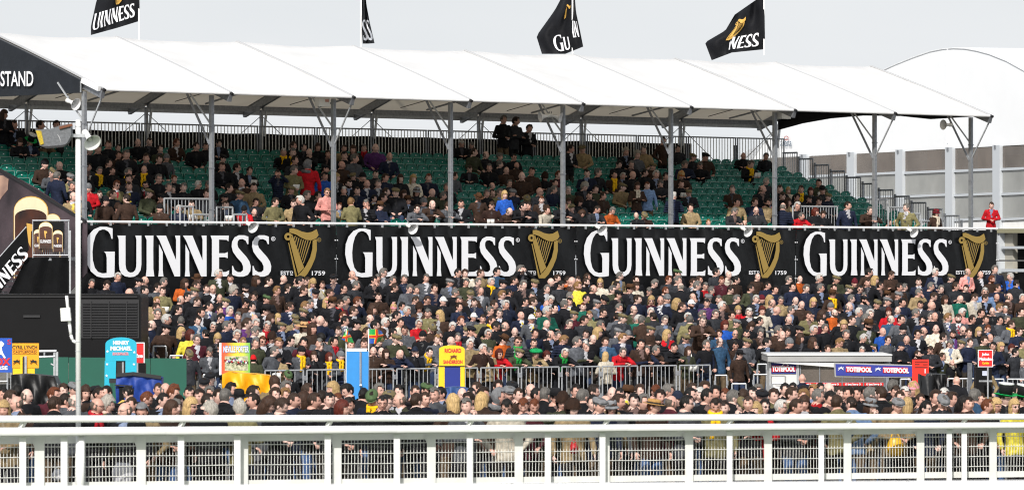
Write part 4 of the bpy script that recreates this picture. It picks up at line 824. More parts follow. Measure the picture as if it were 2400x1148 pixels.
def cap_rings(p, q, r1, r2, n=12, sx=1, sy=1):
    p, q = Vector(p), Vector(q); d = (q-p); L_ = d.length; d = d/L_ if L_ > 1e-6 else V(0, 0, 1); a = d.orthogonal().normalized(); b = d.cross(a); R = []
    for k in (-.95, -.6, 0): R.append((p+d*r1*k, r1*math.sqrt(1-k*k)))
    for k in (0, .6, .95): R.append((q+d*r2*k, r2*math.sqrt(1-k*k)))
    return [[c+a*math.cos(6.2832*i/n)*r+b*math.sin(6.2832*i/n)*r for i in range(n)] for c, r in R]
def hdir_surface(d):
    x, y, z = d; r = 1/math.sqrt((x/.077)**2+(y/.097)**2+(z/.122)**2); X, Y, Z = x*r, y*r, z*r
    if Z < 0:
        k = -Z/.122; X *= 1-.30*k**1.3; Y = Y*(1-.22*k) - .012*k
        if Y > 0: Y *= 1-.25*k
    return X, Y, Z
def head_pos(d):
    X, Y, Z = hdir_surface(d)
    if d[1] < 0:
        g = lambda x0, z0, sx, sz: math.exp(-((X-x0)/sx)**2-((Z-z0)/sz)**2)
        Y -= .026*g(0, -.020, .012, .022)+.010*g(0, .012, .010, .024)          # nose
        Y += .011*(g(.032, .012, .017, .012)+g(-.032, .012, .017, .012))          # sockets
        Y -= .007*g(0, .038, .05, .009)+.008*g(0, -.098, .025, .016)+.005*g(0, -.058, .022, .008)  # brow, chin, lips
        Y += .004*g(0, -.072, .02, .006); X += 0
        Y -= .004*(g(.045, -.02, .02, .02)+g(-.045, -.02, .02, .02))
    return X, Y, Z
def latlon(fn, nla, nlo, mask=None):
    vs = []; fs = []
    for j in range(nla+1):
        la = -math.pi/2+math.pi*j/nla
        for i in range(nlo):
            lo = 2*math.pi*i/nlo-math.pi/2; d = (math.cos(la)*math.cos(lo), math.cos(la)*math.sin(lo), math.sin(la)); vs.append(fn(d))
    for j in range(nla):
        for i in range(nlo):
            k = (i+1) % nlo; la = -math.pi/2+math.pi*(j+.5)/nla; lo = 2*math.pi*(i+.5)/nlo-math.pi/2
            if mask is None or mask((math.cos(la)*math.cos(lo), math.cos(la)*math.sin(lo), math.sin(la))): fs += [(j*nlo+i, j*nlo+k, (j+1)*nlo+k), (j*nlo+i, (j+1)*nlo+k, (j+1)*nlo+i)]
    return vs, fs
def ellip(c, r, n1=6, n2=8): return latlon(lambda d: (c[0]+d[0]*r[0], c[1]+d[1]*r[1], c[2]+d[2]*r[2]), n1, n2)
def make_head():
    g = G3(); v, f = latlon(head_pos, 19, 24); g.add(v, f, 0)
    for s in (-1, 1):
        v, f = ellip((s*.079, .008, -.005), (.010, .020, .032)); g.add(v, f, 0)
        v, f = ellip((s*.031, -.079, .013), (.0105, .006, .0052), 4, 6); g.add(v, f, 6)
        v, f = ellip((s*.033, -.089, .031), (.018, .005, .0034), 4, 6); g.add(v, f, 7)
    v, f = ellip((0, -.097, -.060), (.023, .006, .0050), 4, 6); g.add(v, f, 8)
    return g.arr()
HEAD = make_head()
def nz(p, s, k=0): return noise.noise(Vector((p[0]*s+k, p[1]*s+k*2, p[2]*s)))
def shell(th, mask, nla=14, nlo=20, rough=.006, rs=40, ext=None):
    def fn(d):
        X, Y, Z = hdir_surface(d); t = th(d) if callable(th) else th; n = 1+(t+rough*nz(d, rs/10))/.095
        p = (X*n, Y*n, Z*n)
        return ext(p, d) if ext else p
    return latlon(fn, nla, nlo, mask)
def hair_item(k):
    g = G3()
    if k in ('short', 'crop', 'under', 'curly'):
        front = {'short': .60, 'crop': .66, 'under': .55, 'curly': .50}[k]; th = {'short': .012, 'crop': .006, 'under': .006, 'curly': .026}[k]
        def mask(d):
            x, y, z = d
            if y < -.35: return z > front+(.12 if abs(x) > .35 else 0)-.0 and k != 'under'
            if y < .15: return z > .12-(.3 if abs(x) > .6 and y > -.1 else 0)
            return z > -.52
        v, f = shell(lambda d: th*(1+.5*max(0, d[2]))+(.012 if d[1] < -.3 and k == 'short' else 0), mask, 13, 18, .02 if k == 'curly' else .010, 60 if k == 'curly' else 35); g.add(v, f, 7)
    elif k == 'ring':
        v, f = shell(.008, lambda d: d[1] > -.18 and -.5 < d[2] < .42+.15*d[1] and (abs(d[0]) > .55 or d[1] > .3), 16, 20); g.add(v, f, 7)
    elif k in ('long', 'bob'):
        def mask(d): return (d[2] > .55 if d[1] < -.45 else (d[2] > .0 if d[1] < -.1 else d[2] > -.7))
        v, f = shell(lambda d: .022+.008*max(0, d[2]), mask, 12, 18, .014, 30); g.add(v, f, 7)
        n = 14; L_ = .21 if k == 'long' else .13; vs = []; fs = []
        for j in range(7):
            t = j/6
            for i in range(n+1):
                a = math.radians(-38+256*i/n); r = .088+.010*math.sin(t*3)-(.02*t if k == 'bob' else .022*t*t); w = 1+.09*nz((i*.8, j*.25, 3), 1)
                vs.append((math.cos(a)*r*w*1.0, math.sin(a)*r*w*1.12+.012, .02-L_*t))
        for j in range(6):
            for i in range(n): b = j*(n+1)+i; fs += [(b, b+1, b+n+2), (b, b+n+2, b+n+1)]
        g.add(vs, fs, 7)
    return g.arr()
def rings_arr(rs, closed_caps=True):
    m = MB(); m.rings([[Vector(p) for p in r] for r in rs], M_dark, closed_caps); return m.v, tri(m.f)
def ell_ring(cx, cy, z, rx, ry, n=18, tilt=0, wav=0): return [(cx+rx*math.cos(6.2832*i/n), cy+ry*math.sin(6.2832*i/n), z+tilt*ry*math.sin(6.2832*i/n)+wav*abs(math.cos(6.2832*i/n))**2) for i in range(n)]
def hat_item(k):
    g = G3()
    if k == 'flat':
        g.add(*rings_arr([ell_ring(0, .0, .045, .086, .104), ell_ring(0, -.008, .062, .100, .122, tilt=.10), ell_ring(0, -.012, .085, .106, .128, tilt=.18), ell_ring(0, -.006, .110, .085, .105, tilt=.2), ell_ring(0, 0, .122, .04, .05, tilt=.2)]), 9)
        vs = [(x, -.095-.055*math.cos(x/.085*1.4)*1.0, .050-.018*math.cos(x/.085*1.4)) for x in np.linspace(-.085, .085, 9)]+[(x, -.07, .060) for x in np.linspace(-.085, .085, 9)]
        g.add(vs, tri([(i, i+1, i+10, i+9) for i in range(8)]), 9)
    elif k in ('trilby', 'straw', 'cloche', 'boater'):
        br = {'trilby': .155, 'straw': .19, 'cloche': .125, 'boater': .155}[k]; hh = {'trilby': .11, 'straw': .09, 'cloche': .09, 'boater': .075}[k]
        g.add(*rings_arr([ell_ring(0, 0, .048, .088, .106), ell_ring(0, 0, .05+hh*.5, .086, .103), ell_ring(0, 0, .05+hh*.9, .074 if k != 'boater' else .085, .092 if k != 'boater' else .1), ell_ring(0, 0, .05+hh, .05, .07), ell_ring(0, 0, .05+hh*(.86 if k == 'trilby' else 1.02), .02, .04)]), 9)
        g.add(*rings_arr([ell_ring(0, 0, .052, .084, .10), ell_ring(0, -.005, .050 if k != 'cloche' else .02, br, br*1.12, wav=.02 if k == 'trilby' else 0), ell_ring(0, -.005, .044 if k != 'cloche' else .012, br, br*1.12, wav=.02 if k == 'trilby' else 0), ell_ring(0, 0, .044, .084, .10)], False), 9)
        g.add(*rings_arr([ell_ring(0, 0, .054, .0905, .1085), ell_ring(0, 0, .078, .0895, .107)], False), 10)
    elif k in ('beanie', 'bobble'):
        v, f = shell(lambda d: .018+.012*d[2], lambda d: d[2] > .22 if d[1] < 0 else d[2] > -.12, 14, 20, .004); g.add(v, f, 9)
        if k == 'bobble': v, f = ellip((0, 0, .165), (.035, .035, .03)); g.add(v, f, 9)
    elif k == 'baseball':
        v, f = shell(.016, lambda d: d[2] > .30 if d[1] < 0 else d[2] > .05, 14, 20, 0); g.add(v, f, 9)
        xs = np.linspace(-.07, .07, 9); vs = [(x, -.09-.085*math.cos(x/.07*1.35), .045-.012*abs(x/.07)) for x in xs]+[(x, -.085, .058) for x in xs]; g.add(vs, tri([(i, i+1, i+10, i+9) for i in range(8)]), 9)
    elif k == 'fur':
        v, f = shell(lambda d: .04+.015*max(0, d[2]), lambda d: d[2] > .18 if d[1] < 0 else d[2] > -.3, 16, 24, .02, 90); g.add(v, f, 9)
    elif k == 'hood':
        v, f = shell(lambda d: .035, lambda d: (d[1] > -.15 or d[2] > .72) and d[2] > -.75, 14, 20, .008, 30); g.add(v, f, 9)
        g.add(*rings_arr([ell_ring(0, .02, -.12, .11, .12), ell_ring(0, .02, -.16, .14, .13), ell_ring(0, .02, -.20, .13, .12)]), 9)
    elif k == 'floppy':
        g.add(*rings_arr([ell_ring(0, 0, .04, .088, .105), ell_ring(0, -.01, .07, .17, .18, wav=-.015), ell_ring(0, -.01, .10, .18, .19), ell_ring(0, 0, .135, .13, .14), ell_ring(0, 0, .15, .05, .06)]), 9)
    elif k == 'tall':
        g.add(*rings_arr([ell_ring(0, 0, .05, .09, .105), ell_ring(0, 0, .16, .10, .115), ell_ring(0, 0, .255, .115, .13), ell_ring(0, 0, .258, .05, .06)]), 9)
        g.add(*rings_arr([ell_ring(0, 0, .05, .092, .107), ell_ring(0, 0, .075, .19, .20, wav=.02), ell_ring(0, 0, .065, .19, .20, wav=.02), ell_ring(0, 0, .045, .09, .105)], False), 10)
        g.add(*rings_arr([ell_ring(0, 0, .235, .1145, .130), ell_ring(0, 0, .26, .117, .132), ell_ring(0, 0, .262, .06, .06)]), 11)
    elif k == 'muffs':
        g.add(*rings_arr([[(.085*math.cos(a)+0*c, .012*math.cos(t), .13*math.sin(a)+.012*math.sin(t)) for t in [6.28*i/6 for i in range(6)]] for a, c in [(math.pi*j/8, 0) for j in range(9)]]), 9)
        for s in (-1, 1): v, f = ellip((s*.092, .01, 0), (.02, .035, .035)); g.add(v, f, 9)
    return g.arr()
def glass_item(dark):
    g = G3()
    for s in (-1, 1):
        if dark: v, f = ellip((s*.032, -.096, .013), (.024, .006, .0165), 5, 10); g.add(v, f, 6)
        else:
            m = MB(); R = []
            for j in range(10):
                a = 6.2832*j/10; c = V(s*.032+.022*math.cos(a), -.099, .012+.016*math.sin(a)); R.append(c)
            for j in range(10): m.tube(R[j], R[(j+1) % 10], .0026, M_dark, 3, cap=False)
            g.add(m.v, tri(m.f), 6)
        m = MB(); m.beam((s*.053, -.092, .018), (s*.08, .0, .012), .004, .006, M_dark); g.add(m.v, tri(m.f), 6)
    m = MB(); m.beam((-.012, -.102, .016), (.012, -.102, .016), .004, .005, M_dark); g.add(m.v, tri(m.f), 6)
    return g.arr()
def beard_item():
    g = G3(); v, f = shell(lambda d: .010, lambda d: d[2] < -.30 and d[1] < .15 and d[2] > -.97 and not (abs(d[0]) < .24 and -.60 < d[2] < -.42 and d[1] < 0) , 18, 24, .004); g.add(v, f, 7)
    v, f = ellip((0, -.103, -.043), (.026, .007, .006), 4, 6); g.add(v, f, 7)
    return g.arr()

def hand_arr(hp, d, nrm, side):
    g = G3(); hp = Vector(hp); d = Vector(d).normalized(); n = Vector(nrm); n = (n-d*n.dot(d)).normalized(); s = d.cross(n).normalized()*side
    def E(c, rx, ry, rz):
        v, f = ellip((0, 0, 0), (1, 1, 1), 5, 7); return [c+d*x*rx+s*y*ry+n*z*rz for x, y, z in v], f
    v, f = E(hp+d*.045, .050, .042, .018); g.add(v, f, 0)
    for i, (off, ln) in enumerate([(-.030, .034), (-.010, .040), (.010, .038), (.029, .030)]):
        a = hp+d*.082+s*off; b = a+d*ln*.8+n*ln*.35; c = b+d*ln*.25+n*ln*.75; m = MB(); m.tube(a, b, .0095, M_dark, 5, .009); m.tube(b, c, .009, M_dark, 5, .007); g.add(m.v, tri(m.f), 0)
    a = hp+d*.03-s*.038; b = a+d*.028-s*.022+n*.012; c = b+d*.028+n*.012; m = MB(); m.tube(a, b, .011, M_dark, 5, .010); m.tube(b, c, .010, M_dark, 5, .008); g.add(m.v, tri(m.f), 0)
    return g.arr()
POSES = {  # tilt deg, right elbow/hand, left elbow/hand (x>0 is screen right when facing the camera)
 'down': (2, (.27, .03, 1.13), (.28, -.06, .88), (-.27, .03, 1.13), (-.28, -.06, .88)),
 'clasp': (5, (.30, .0, 1.14), (.05, -.27, 1.08), (-.30, .0, 1.14), (-.05, -.28, 1.10)),
 'fold': (4, (.28, -.08, 1.15), (-.12, -.23, 1.20), (-.28, -.08, 1.15), (.12, -.22, 1.16)),
 'lean': (32, (.29, -.44, 1.17), (.06, -.66, 1.19), (-.29, -.44, 1.17), (-.05, -.66, 1.21)),
 'face': (6, (.24, -.20, 1.20), (.08, -.20, 1.49), (-.29, -.03, 1.14), (.05, -.27, 1.12)),
 'bino': (4, (.27, -.20, 1.38), (.06, -.21, 1.60), (-.27, -.20, 1.38), (-.06, -.21, 1.60)),
 'pocket': (3, (.33, .07, 1.13), (.20, -.12, .97), (-.33, .07, 1.13), (-.20, -.12, .97)),
 'point': (22, (.48, -.28, 1.30), (.78, -.40, 1.27), (-.30, -.35, 1.10), (-.10, -.52, 1.13)),
 'sit': (4, (.27, -.04, .76), (.11, -.34, .66), (-.27, -.04, .76), (-.10, -.33, .66)),
 'sitread': (14, (.27, -.18, .80), (.09, -.42, .80), (-.27, -.18, .80), (-.09, -.42, .80)),
 'sitface': (14, (.22, -.28, .82), (.06, -.26, 1.05), (-.26, -.14, .78), (.0, -.36, .74)),
}
def pose_T(pose):
    tilt = math.radians(POSES[pose][0]); sit = pose.startswith('sit'); dz = -.40 if sit else 0; hz = .95+dz; ca, sa = math.cos(tilt), math.sin(tilt)
    def T(p): x, y, z = p[0], p[1], p[2]+dz-hz; return Vector((x, y*ca-z*sa, z*ca+y*sa+hz))
    def Ti(p): x, y, z = p[0], p[1], p[2]-hz; return Vector((x, y*ca+z*sa, z*ca-y*sa+hz-dz))
    return T, Ti, sit, dz, tilt
def segd(p, a, b):
    ab = b-a; t = max(0, min(1, (p-a).dot(ab)/ab.length_squared)); return (p-(a+ab*t)).length
BODY = {}
def make_body(pose):
    T, Ti, sit, dz, tilt = pose_T(pose); m = MB(); dm = M_dark
    secs = [(.99, .160, .118, 0), (1.10, .158, .115, 0), (1.22, .178, .124, -.004), (1.34, .196, .125, 0), (1.41, .200, .112, .004), (1.455, .175, .092, .006), (1.485, .10, .075, .005), (1.51, .072, .07, .0)]
    low = [(.80, .182, .135, 0), (.90, .178, .130, 0)] if not sit else [(.88, .175, .135, 0), (.93, .175, .13, 0)]
    m.rings([[T((rx*math.cos(a), yo+ry*math.sin(a), z)) for a in [6.2832*i/18 for i in range(18)]] for z, rx, ry, yo in low+secs], dm)
    m.rings(cap_rings(T((0, .01, 1.44)), T((0, -.012, 1.56)), .058, .056), dm)                       # neck
    R = []                                                                                        # collar
    for j in range(14):
        a = 6.2832*j/14; c = V(.072*math.cos(a), .004+.070*math.sin(a), 1.505+.022*math.sin(a)); o = V(math.cos(a), math.sin(a), 0); R.append([T(c+o*.017*math.cos(t)+V(0, 0, .026*math.sin(t))) for t in [6.2832*i/6 for i in range(6)]])
    m.rings(R+[R[0]], dm, False)
    tl, re, rh, le, lh = POSES[pose]; arms = []
    for s, e, h in ((1, re, rh), (-1, le, lh)):
        sh_ = T((s*.185, .005, 1.415)); e, h = Vector(e), Vector(h); wv = h-(h-e).normalized()*.045
        m.rings(cap_rings(sh_, e, .066, .052), dm); m.rings(cap_rings(e, wv, .053, .042), dm); arms += [(sh_, e), (e, wv)]
    legs = []
    for s in (-1, 1):
        if sit: a, k, f_ = V(s*.09, 0, .53), V(s*.13, -.44, .52), V(s*.13, -.42, .09)
        else: a, k, f_ = V(s*.09, .0, .88), V(s*.105, -.015, .50), V(s*.11, .02, .09)
        m.rings(cap_rings(a, k, .092, .064), dm); m.rings(cap_rings(k, f_, .064, .052), dm); m.rings(cap_rings(f_+V(0, .03, -.045), f_+V(s*.02, -.15, -.05), .045, .036), dm); legs += [(a, k), (k, f_), (f_+V(0, .03, -.045), f_+V(s*.02, -.15, -.05))]
    me = m.build('tmp', mesh_only=True); o = bpy.data.objects.new('tmp', me); COL.objects.link(o)
    r = o.modifiers.new('r', 'REMESH'); r.mode = 'VOXEL'; r.voxel_size = .021; r.use_smooth_shade = True
    sm = o.modifiers.new('s', 'SMOOTH'); sm.iterations = 2; sm.factor = .5
    dg = bpy.context.evaluated_depsgraph_get(); e1 = bpy.data.meshes.new_from_object(o.evaluated_get(dg)); o.modifiers.clear()
    vv = [v.co.copy() for v in e1.vertices]; nn = [v.normal.copy() for v in e1.vertices]
    for i, (c, n) in enumerate(zip(vv, nn)):
        if Ti(c).z < 1.5: e1.vertices[i].co = c+n*(.014*nz(c, 9, 1)+.007*nz(c, 22, 5))
    o.data = e1; d = o.modifiers.new('d', 'DECIMATE'); nt_ = sum(len(p.vertices)-2 for p in e1.polygons); d.ratio = min(1, 1250/nt_); d.use_collapse_triangulate = True
    dg = bpy.context.evaluated_depsgraph_get(); e2 = bpy.data.meshes.new_from_object(o.evaluated_get(dg)); bpy.data.objects.remove(o)
    vs = [v.co.copy() for v in e2.vertices]; fs = []; ms = []
    for p in e2.polygons:
        for t in tri([tuple(p.vertices)]):
            c = (vs[t[0]]+vs[t[1]]+vs[t[2]])/3; q = Ti(c); fs.append(t)
            da = min(segd(c, a, b) for a, b in arms); dl = min(segd(c, a, b) for a, b in legs); rr_ = math.hypot(q.x, q.y)
            if q.z > 1.512 and rr_ < .10 and not (q.z < 1.53 and q.y > .02): k = 0
            elif da < .075 and q.z < 1.5: k = 1
            elif c.z < (.105 if not sit else .105): k = 3
            elif (q.z < .80 if not sit else (dl < .10 and (c.y < -.16 or q.z < .90))): k = 2
            elif q.y < -.03 and 1.17 < q.z < 1.53 and abs(q.x) < .008+(q.z-1.20)*.17 and q.z > 1.2: k = 5 if abs(q.x) < .019 and q.z < 1.49 else 4
            else: k = 1
            ms.append(k)
    g = G3(); g.add([(v.x*1.10, v.y*1.06, v.z) for v in vs], fs, ms)
    for s, e, h in ((1, re, rh), (-1, le, lh)):
        e, h = Vector(e), Vector(h); e.x *= 1.1; h.x *= 1.1; e.y *= 1.06; h.y *= 1.06; d = h-e; nrm = V(0, 0, -1) if abs(d.normalized().z) < .7 else V(-s, 0, 0)
        if pose in ('face', 'bino', 'sitface') and h.z > e.z+.15: nrm = V(-s*.4, 1, 0)
        hb = h-d.normalized()*.03; a = hand_arr(hb, d, nrm, s); g.add(*a)
    BODY[pose] = g.arr()
for p_ in POSES: make_body(p_)
VAR = {}
def variant(pose, hy, hp, hs=1.10):
    k = (pose, hy, hp, hs)
    if k not in VAR:
        T, Ti, sit, dz, tilt = pose_T(pose); hc = T((0, -.022, 1.625)); R = Matrix.Rotation(math.radians(hy), 3, 'Z')@Matrix.Rotation(math.radians(hp), 3, 'X'); Rn = np.array(R)
        g = G3(); g.add(*BODY[pose]); g.add(HEAD[0]@Rn.T*hs+np.array(hc), HEAD[1], HEAD[2]); a = g.arr()
        VAR[k] = dict(arr=a, hc=hc, R=R.to_4x4()@Matrix.Scale(hs, 4), me=None, handc=(Vector(POSES[pose][2])+Vector(POSES[pose][4]))/2)
    return VAR[k]
def to_mesh(arr, name, mats):
    v, f, m = arr; me = bpy.data.meshes.new(name); me.vertices.add(len(v)); me.vertices.foreach_set('co', v.astype(np.float32).ravel())
    me.loops.add(len(f)*3); me.loops.foreach_set('vertex_index', f.astype(np.int32).ravel()); me.polygons.add(len(f)); me.polygons.foreach_set('loop_start', np.arange(0, len(f)*3, 3, dtype=np.int32))
    us = sorted(set(m.tolist())); mp = {s: i for i, s in enumerate(us)}
    for s in us: me.materials.append(mats[s])
    me.polygons.foreach_set('material_index', np.array([mp[x] for x in m], dtype=np.int32)); me.polygons.foreach_set('use_smooth', np.ones(len(f), dtype=bool)); me.update(calc_edges=True); me.validate(); return me
ITEMS = {}
def item(k):
    if k not in ITEMS:
        kind = k[0]
        if kind == 'hair': a = hair_item(k[1])
        elif kind == 'hat': a = hat_item(k[1])
        elif kind == 'glass': a = glass_item(k[1])
        elif kind == 'beard': a = beard_item()
        elif kind == 'scarf':
            T = pose_T(k[1])[0]; g = G3(); R = []
            for j in range(14):
                t = 6.2832*j/14; c = V(.088*math.cos(t), .0+.090*math.sin(t), 1.505+.02*math.sin(t)); o = V(math.cos(t), math.sin(t), 0); R.append([T(c+o*.026*math.cos(q)+V(0, 0, .036*math.sin(q))) for q in [6.2832*i/6 for i in range(6)]])
            g.add(*rings_arr(R+[R[0]], False), 11)
            for s, ln in ((-1, .40), (1, .30)):
                R = []
                for j in range(8): t = j/7; z = 1.50-ln*t; R.append([T((s*(.04+.01*math.sin(j*2))+dx, -.135-.012*math.sin(t*3.14)+dy, z)) for dx, dy in ((-.035, 0), (.035, 0), (.035, .015), (-.035, .015))])
                g.add(*rings_arr(R), 11)
            a = g.arr()
        elif kind == 'paper':
            g = G3(); m = MB(); m.box(-.11, -.003, -.002, .002, -.07, .09, M_dark, lambda x, y, z: (x, y-.4*z+.25*x, z)); m.box(.003, .11, -.002, .002, -.07, .09, M_dark, lambda x, y, z: (x, y-.4*z-.25*x, z)); g.add(m.v, tri(m.f), 12); a = g.arr()
        elif kind == 'pack':
            T = pose_T(k[1])[0]; g = G3()
            for s in (-1, 1): g.add(*rings_arr([[T(p) for p in ((s*.10-.02, y, z), (s*.10+.02, y, z), (s*.10+.02, y+.012, z), (s*.10-.02, y+.012, z))] for y, z in ((-.145, 1.12), (-.15, 1.25), (-.14, 1.38), (-.08, 1.475), (.02, 1.49), (.12, 1.42))]), 11)
            m = MB(); m.box(-.16, .16, .12, .26, 1.05, 1.45, M_dark, lambda x, y, z: tuple(T((x, y, z)))); g.add(m.v, tri(m.f), 11); a = g.arr()
        ITEMS[k] = dict(arr=a, me=None)
    return ITEMS[k]
# ================================================================== people: who stands where
JC = {'k': '#14151a', 'n': '#1a2238', 'N': '#2257b4', 'g': '#55585e', 'G': '#2c2e33', 'o': '#3c402e', 'O': '#7a7451', 'b': '#3c2b22', 't': '#9a8664', 'c': '#d0c7b6', 'r': '#b81420', 'm': '#501b27', 'p': '#e09a92', 'y': '#e8d848',
      'l': '#7d9ac4', 'u': '#59306c', 'e': '#0f5c4c', 'a': '#b8581f', 'd': '#30506e', 'w': '#2c1b16'}
JN = {'k': 'black coat', 'n': 'navy jacket', 'N': 'bright blue jacket', 'g': 'grey jacket', 'G': 'charcoal jacket', 'o': 'dark olive jacket', 'O': 'olive tweed jacket', 'b': 'dark brown jacket', 't': 'tan jacket', 'c': 'cream coat', 'r': 'red jacket', 'm': 'maroon jacket',
      'p': 'pale pink top', 'y': 'yellow jacket', 'l': 'pale blue top', 'u': 'purple jacket', 'e': 'green jacket', 'a': 'orange-brown jacket', 'd': 'denim blue jacket', 'w': 'dark leather jacket'}
HC = {'k': '#14110f', 'd': '#20160f', 'b': '#33241a', 'r': '#5a2f18', 'f': '#7a5c3a', 'g': '#5f5c58', 'w': '#aeaba6', 'L': '#ab8f62', 'M': '#38251a', 'N': '#15110f', 'Q': '#4c1c12', 'O': '#98938a', 'B': '#6a655e', 'R': '#5c5249'}
HATS = {'C': ('flat', '#6b6145', 'brown flat cap', 'g'), 'c': ('flat', '#6f7072', 'grey flat cap', 'g'), 'K': ('flat', '#17181c', 'black flat cap', 'd'), 'T': ('trilby', '#49301d', 'brown brimmed hat', 'd'), 't': ('trilby', '#17171a', 'black brimmed hat', 'd'), 'S': ('straw', '#c0986a', 'straw hat', 'M'),
        'e': ('beanie', '#141417', 'black knitted hat', 'd'), 'E': ('beanie', '#66686b', 'grey knitted hat', 'g'), 'P': ('beanie', '#e3909c', 'pink knitted hat', 'L'), 'V': ('beanie', '#5a1622', 'maroon knitted hat', 'd'), 'p': ('baseball', '#d8d6d2', 'pale baseball cap', 'b'), 'q': ('baseball', '#1b2233', 'navy baseball cap', 'd'),
        'j': ('flat', '#455a3a', 'green flat cap', 'd'), 'J': ('baseball', '#b8181c', 'red baseball cap', 'd'), 'F': ('fur', '#2b1b12', 'dark fur hat', 'N'), 'h': ('hood', '#6d6e70', 'grey hood', 'b'), 'G': ('floppy', '#128a4e', 'shiny green hat', 'g'), 'H': ('tall', '#141416', 'tall black and green hat', 'd'),
        'Z': ('cloche', '#77797c', 'grey brimmed hat', 'M'), 'Y': ('boater', '#a8824c', 'straw boater with black band', 'r'), 'X': ('cloche', '#6a1522', 'maroon brimmed hat', 'M'), 'A': ('beanie', '#a5602e', 'orange knitted hat', 'L'), 'W': ('muffs', '#5f9fc4', 'blue ear muffs', 'L')}
SKINS = [(.61, .36, .285), (.64, .40, .33), (.56, .31, .24), (.66, .44, .37), (.59, .34, .27)]
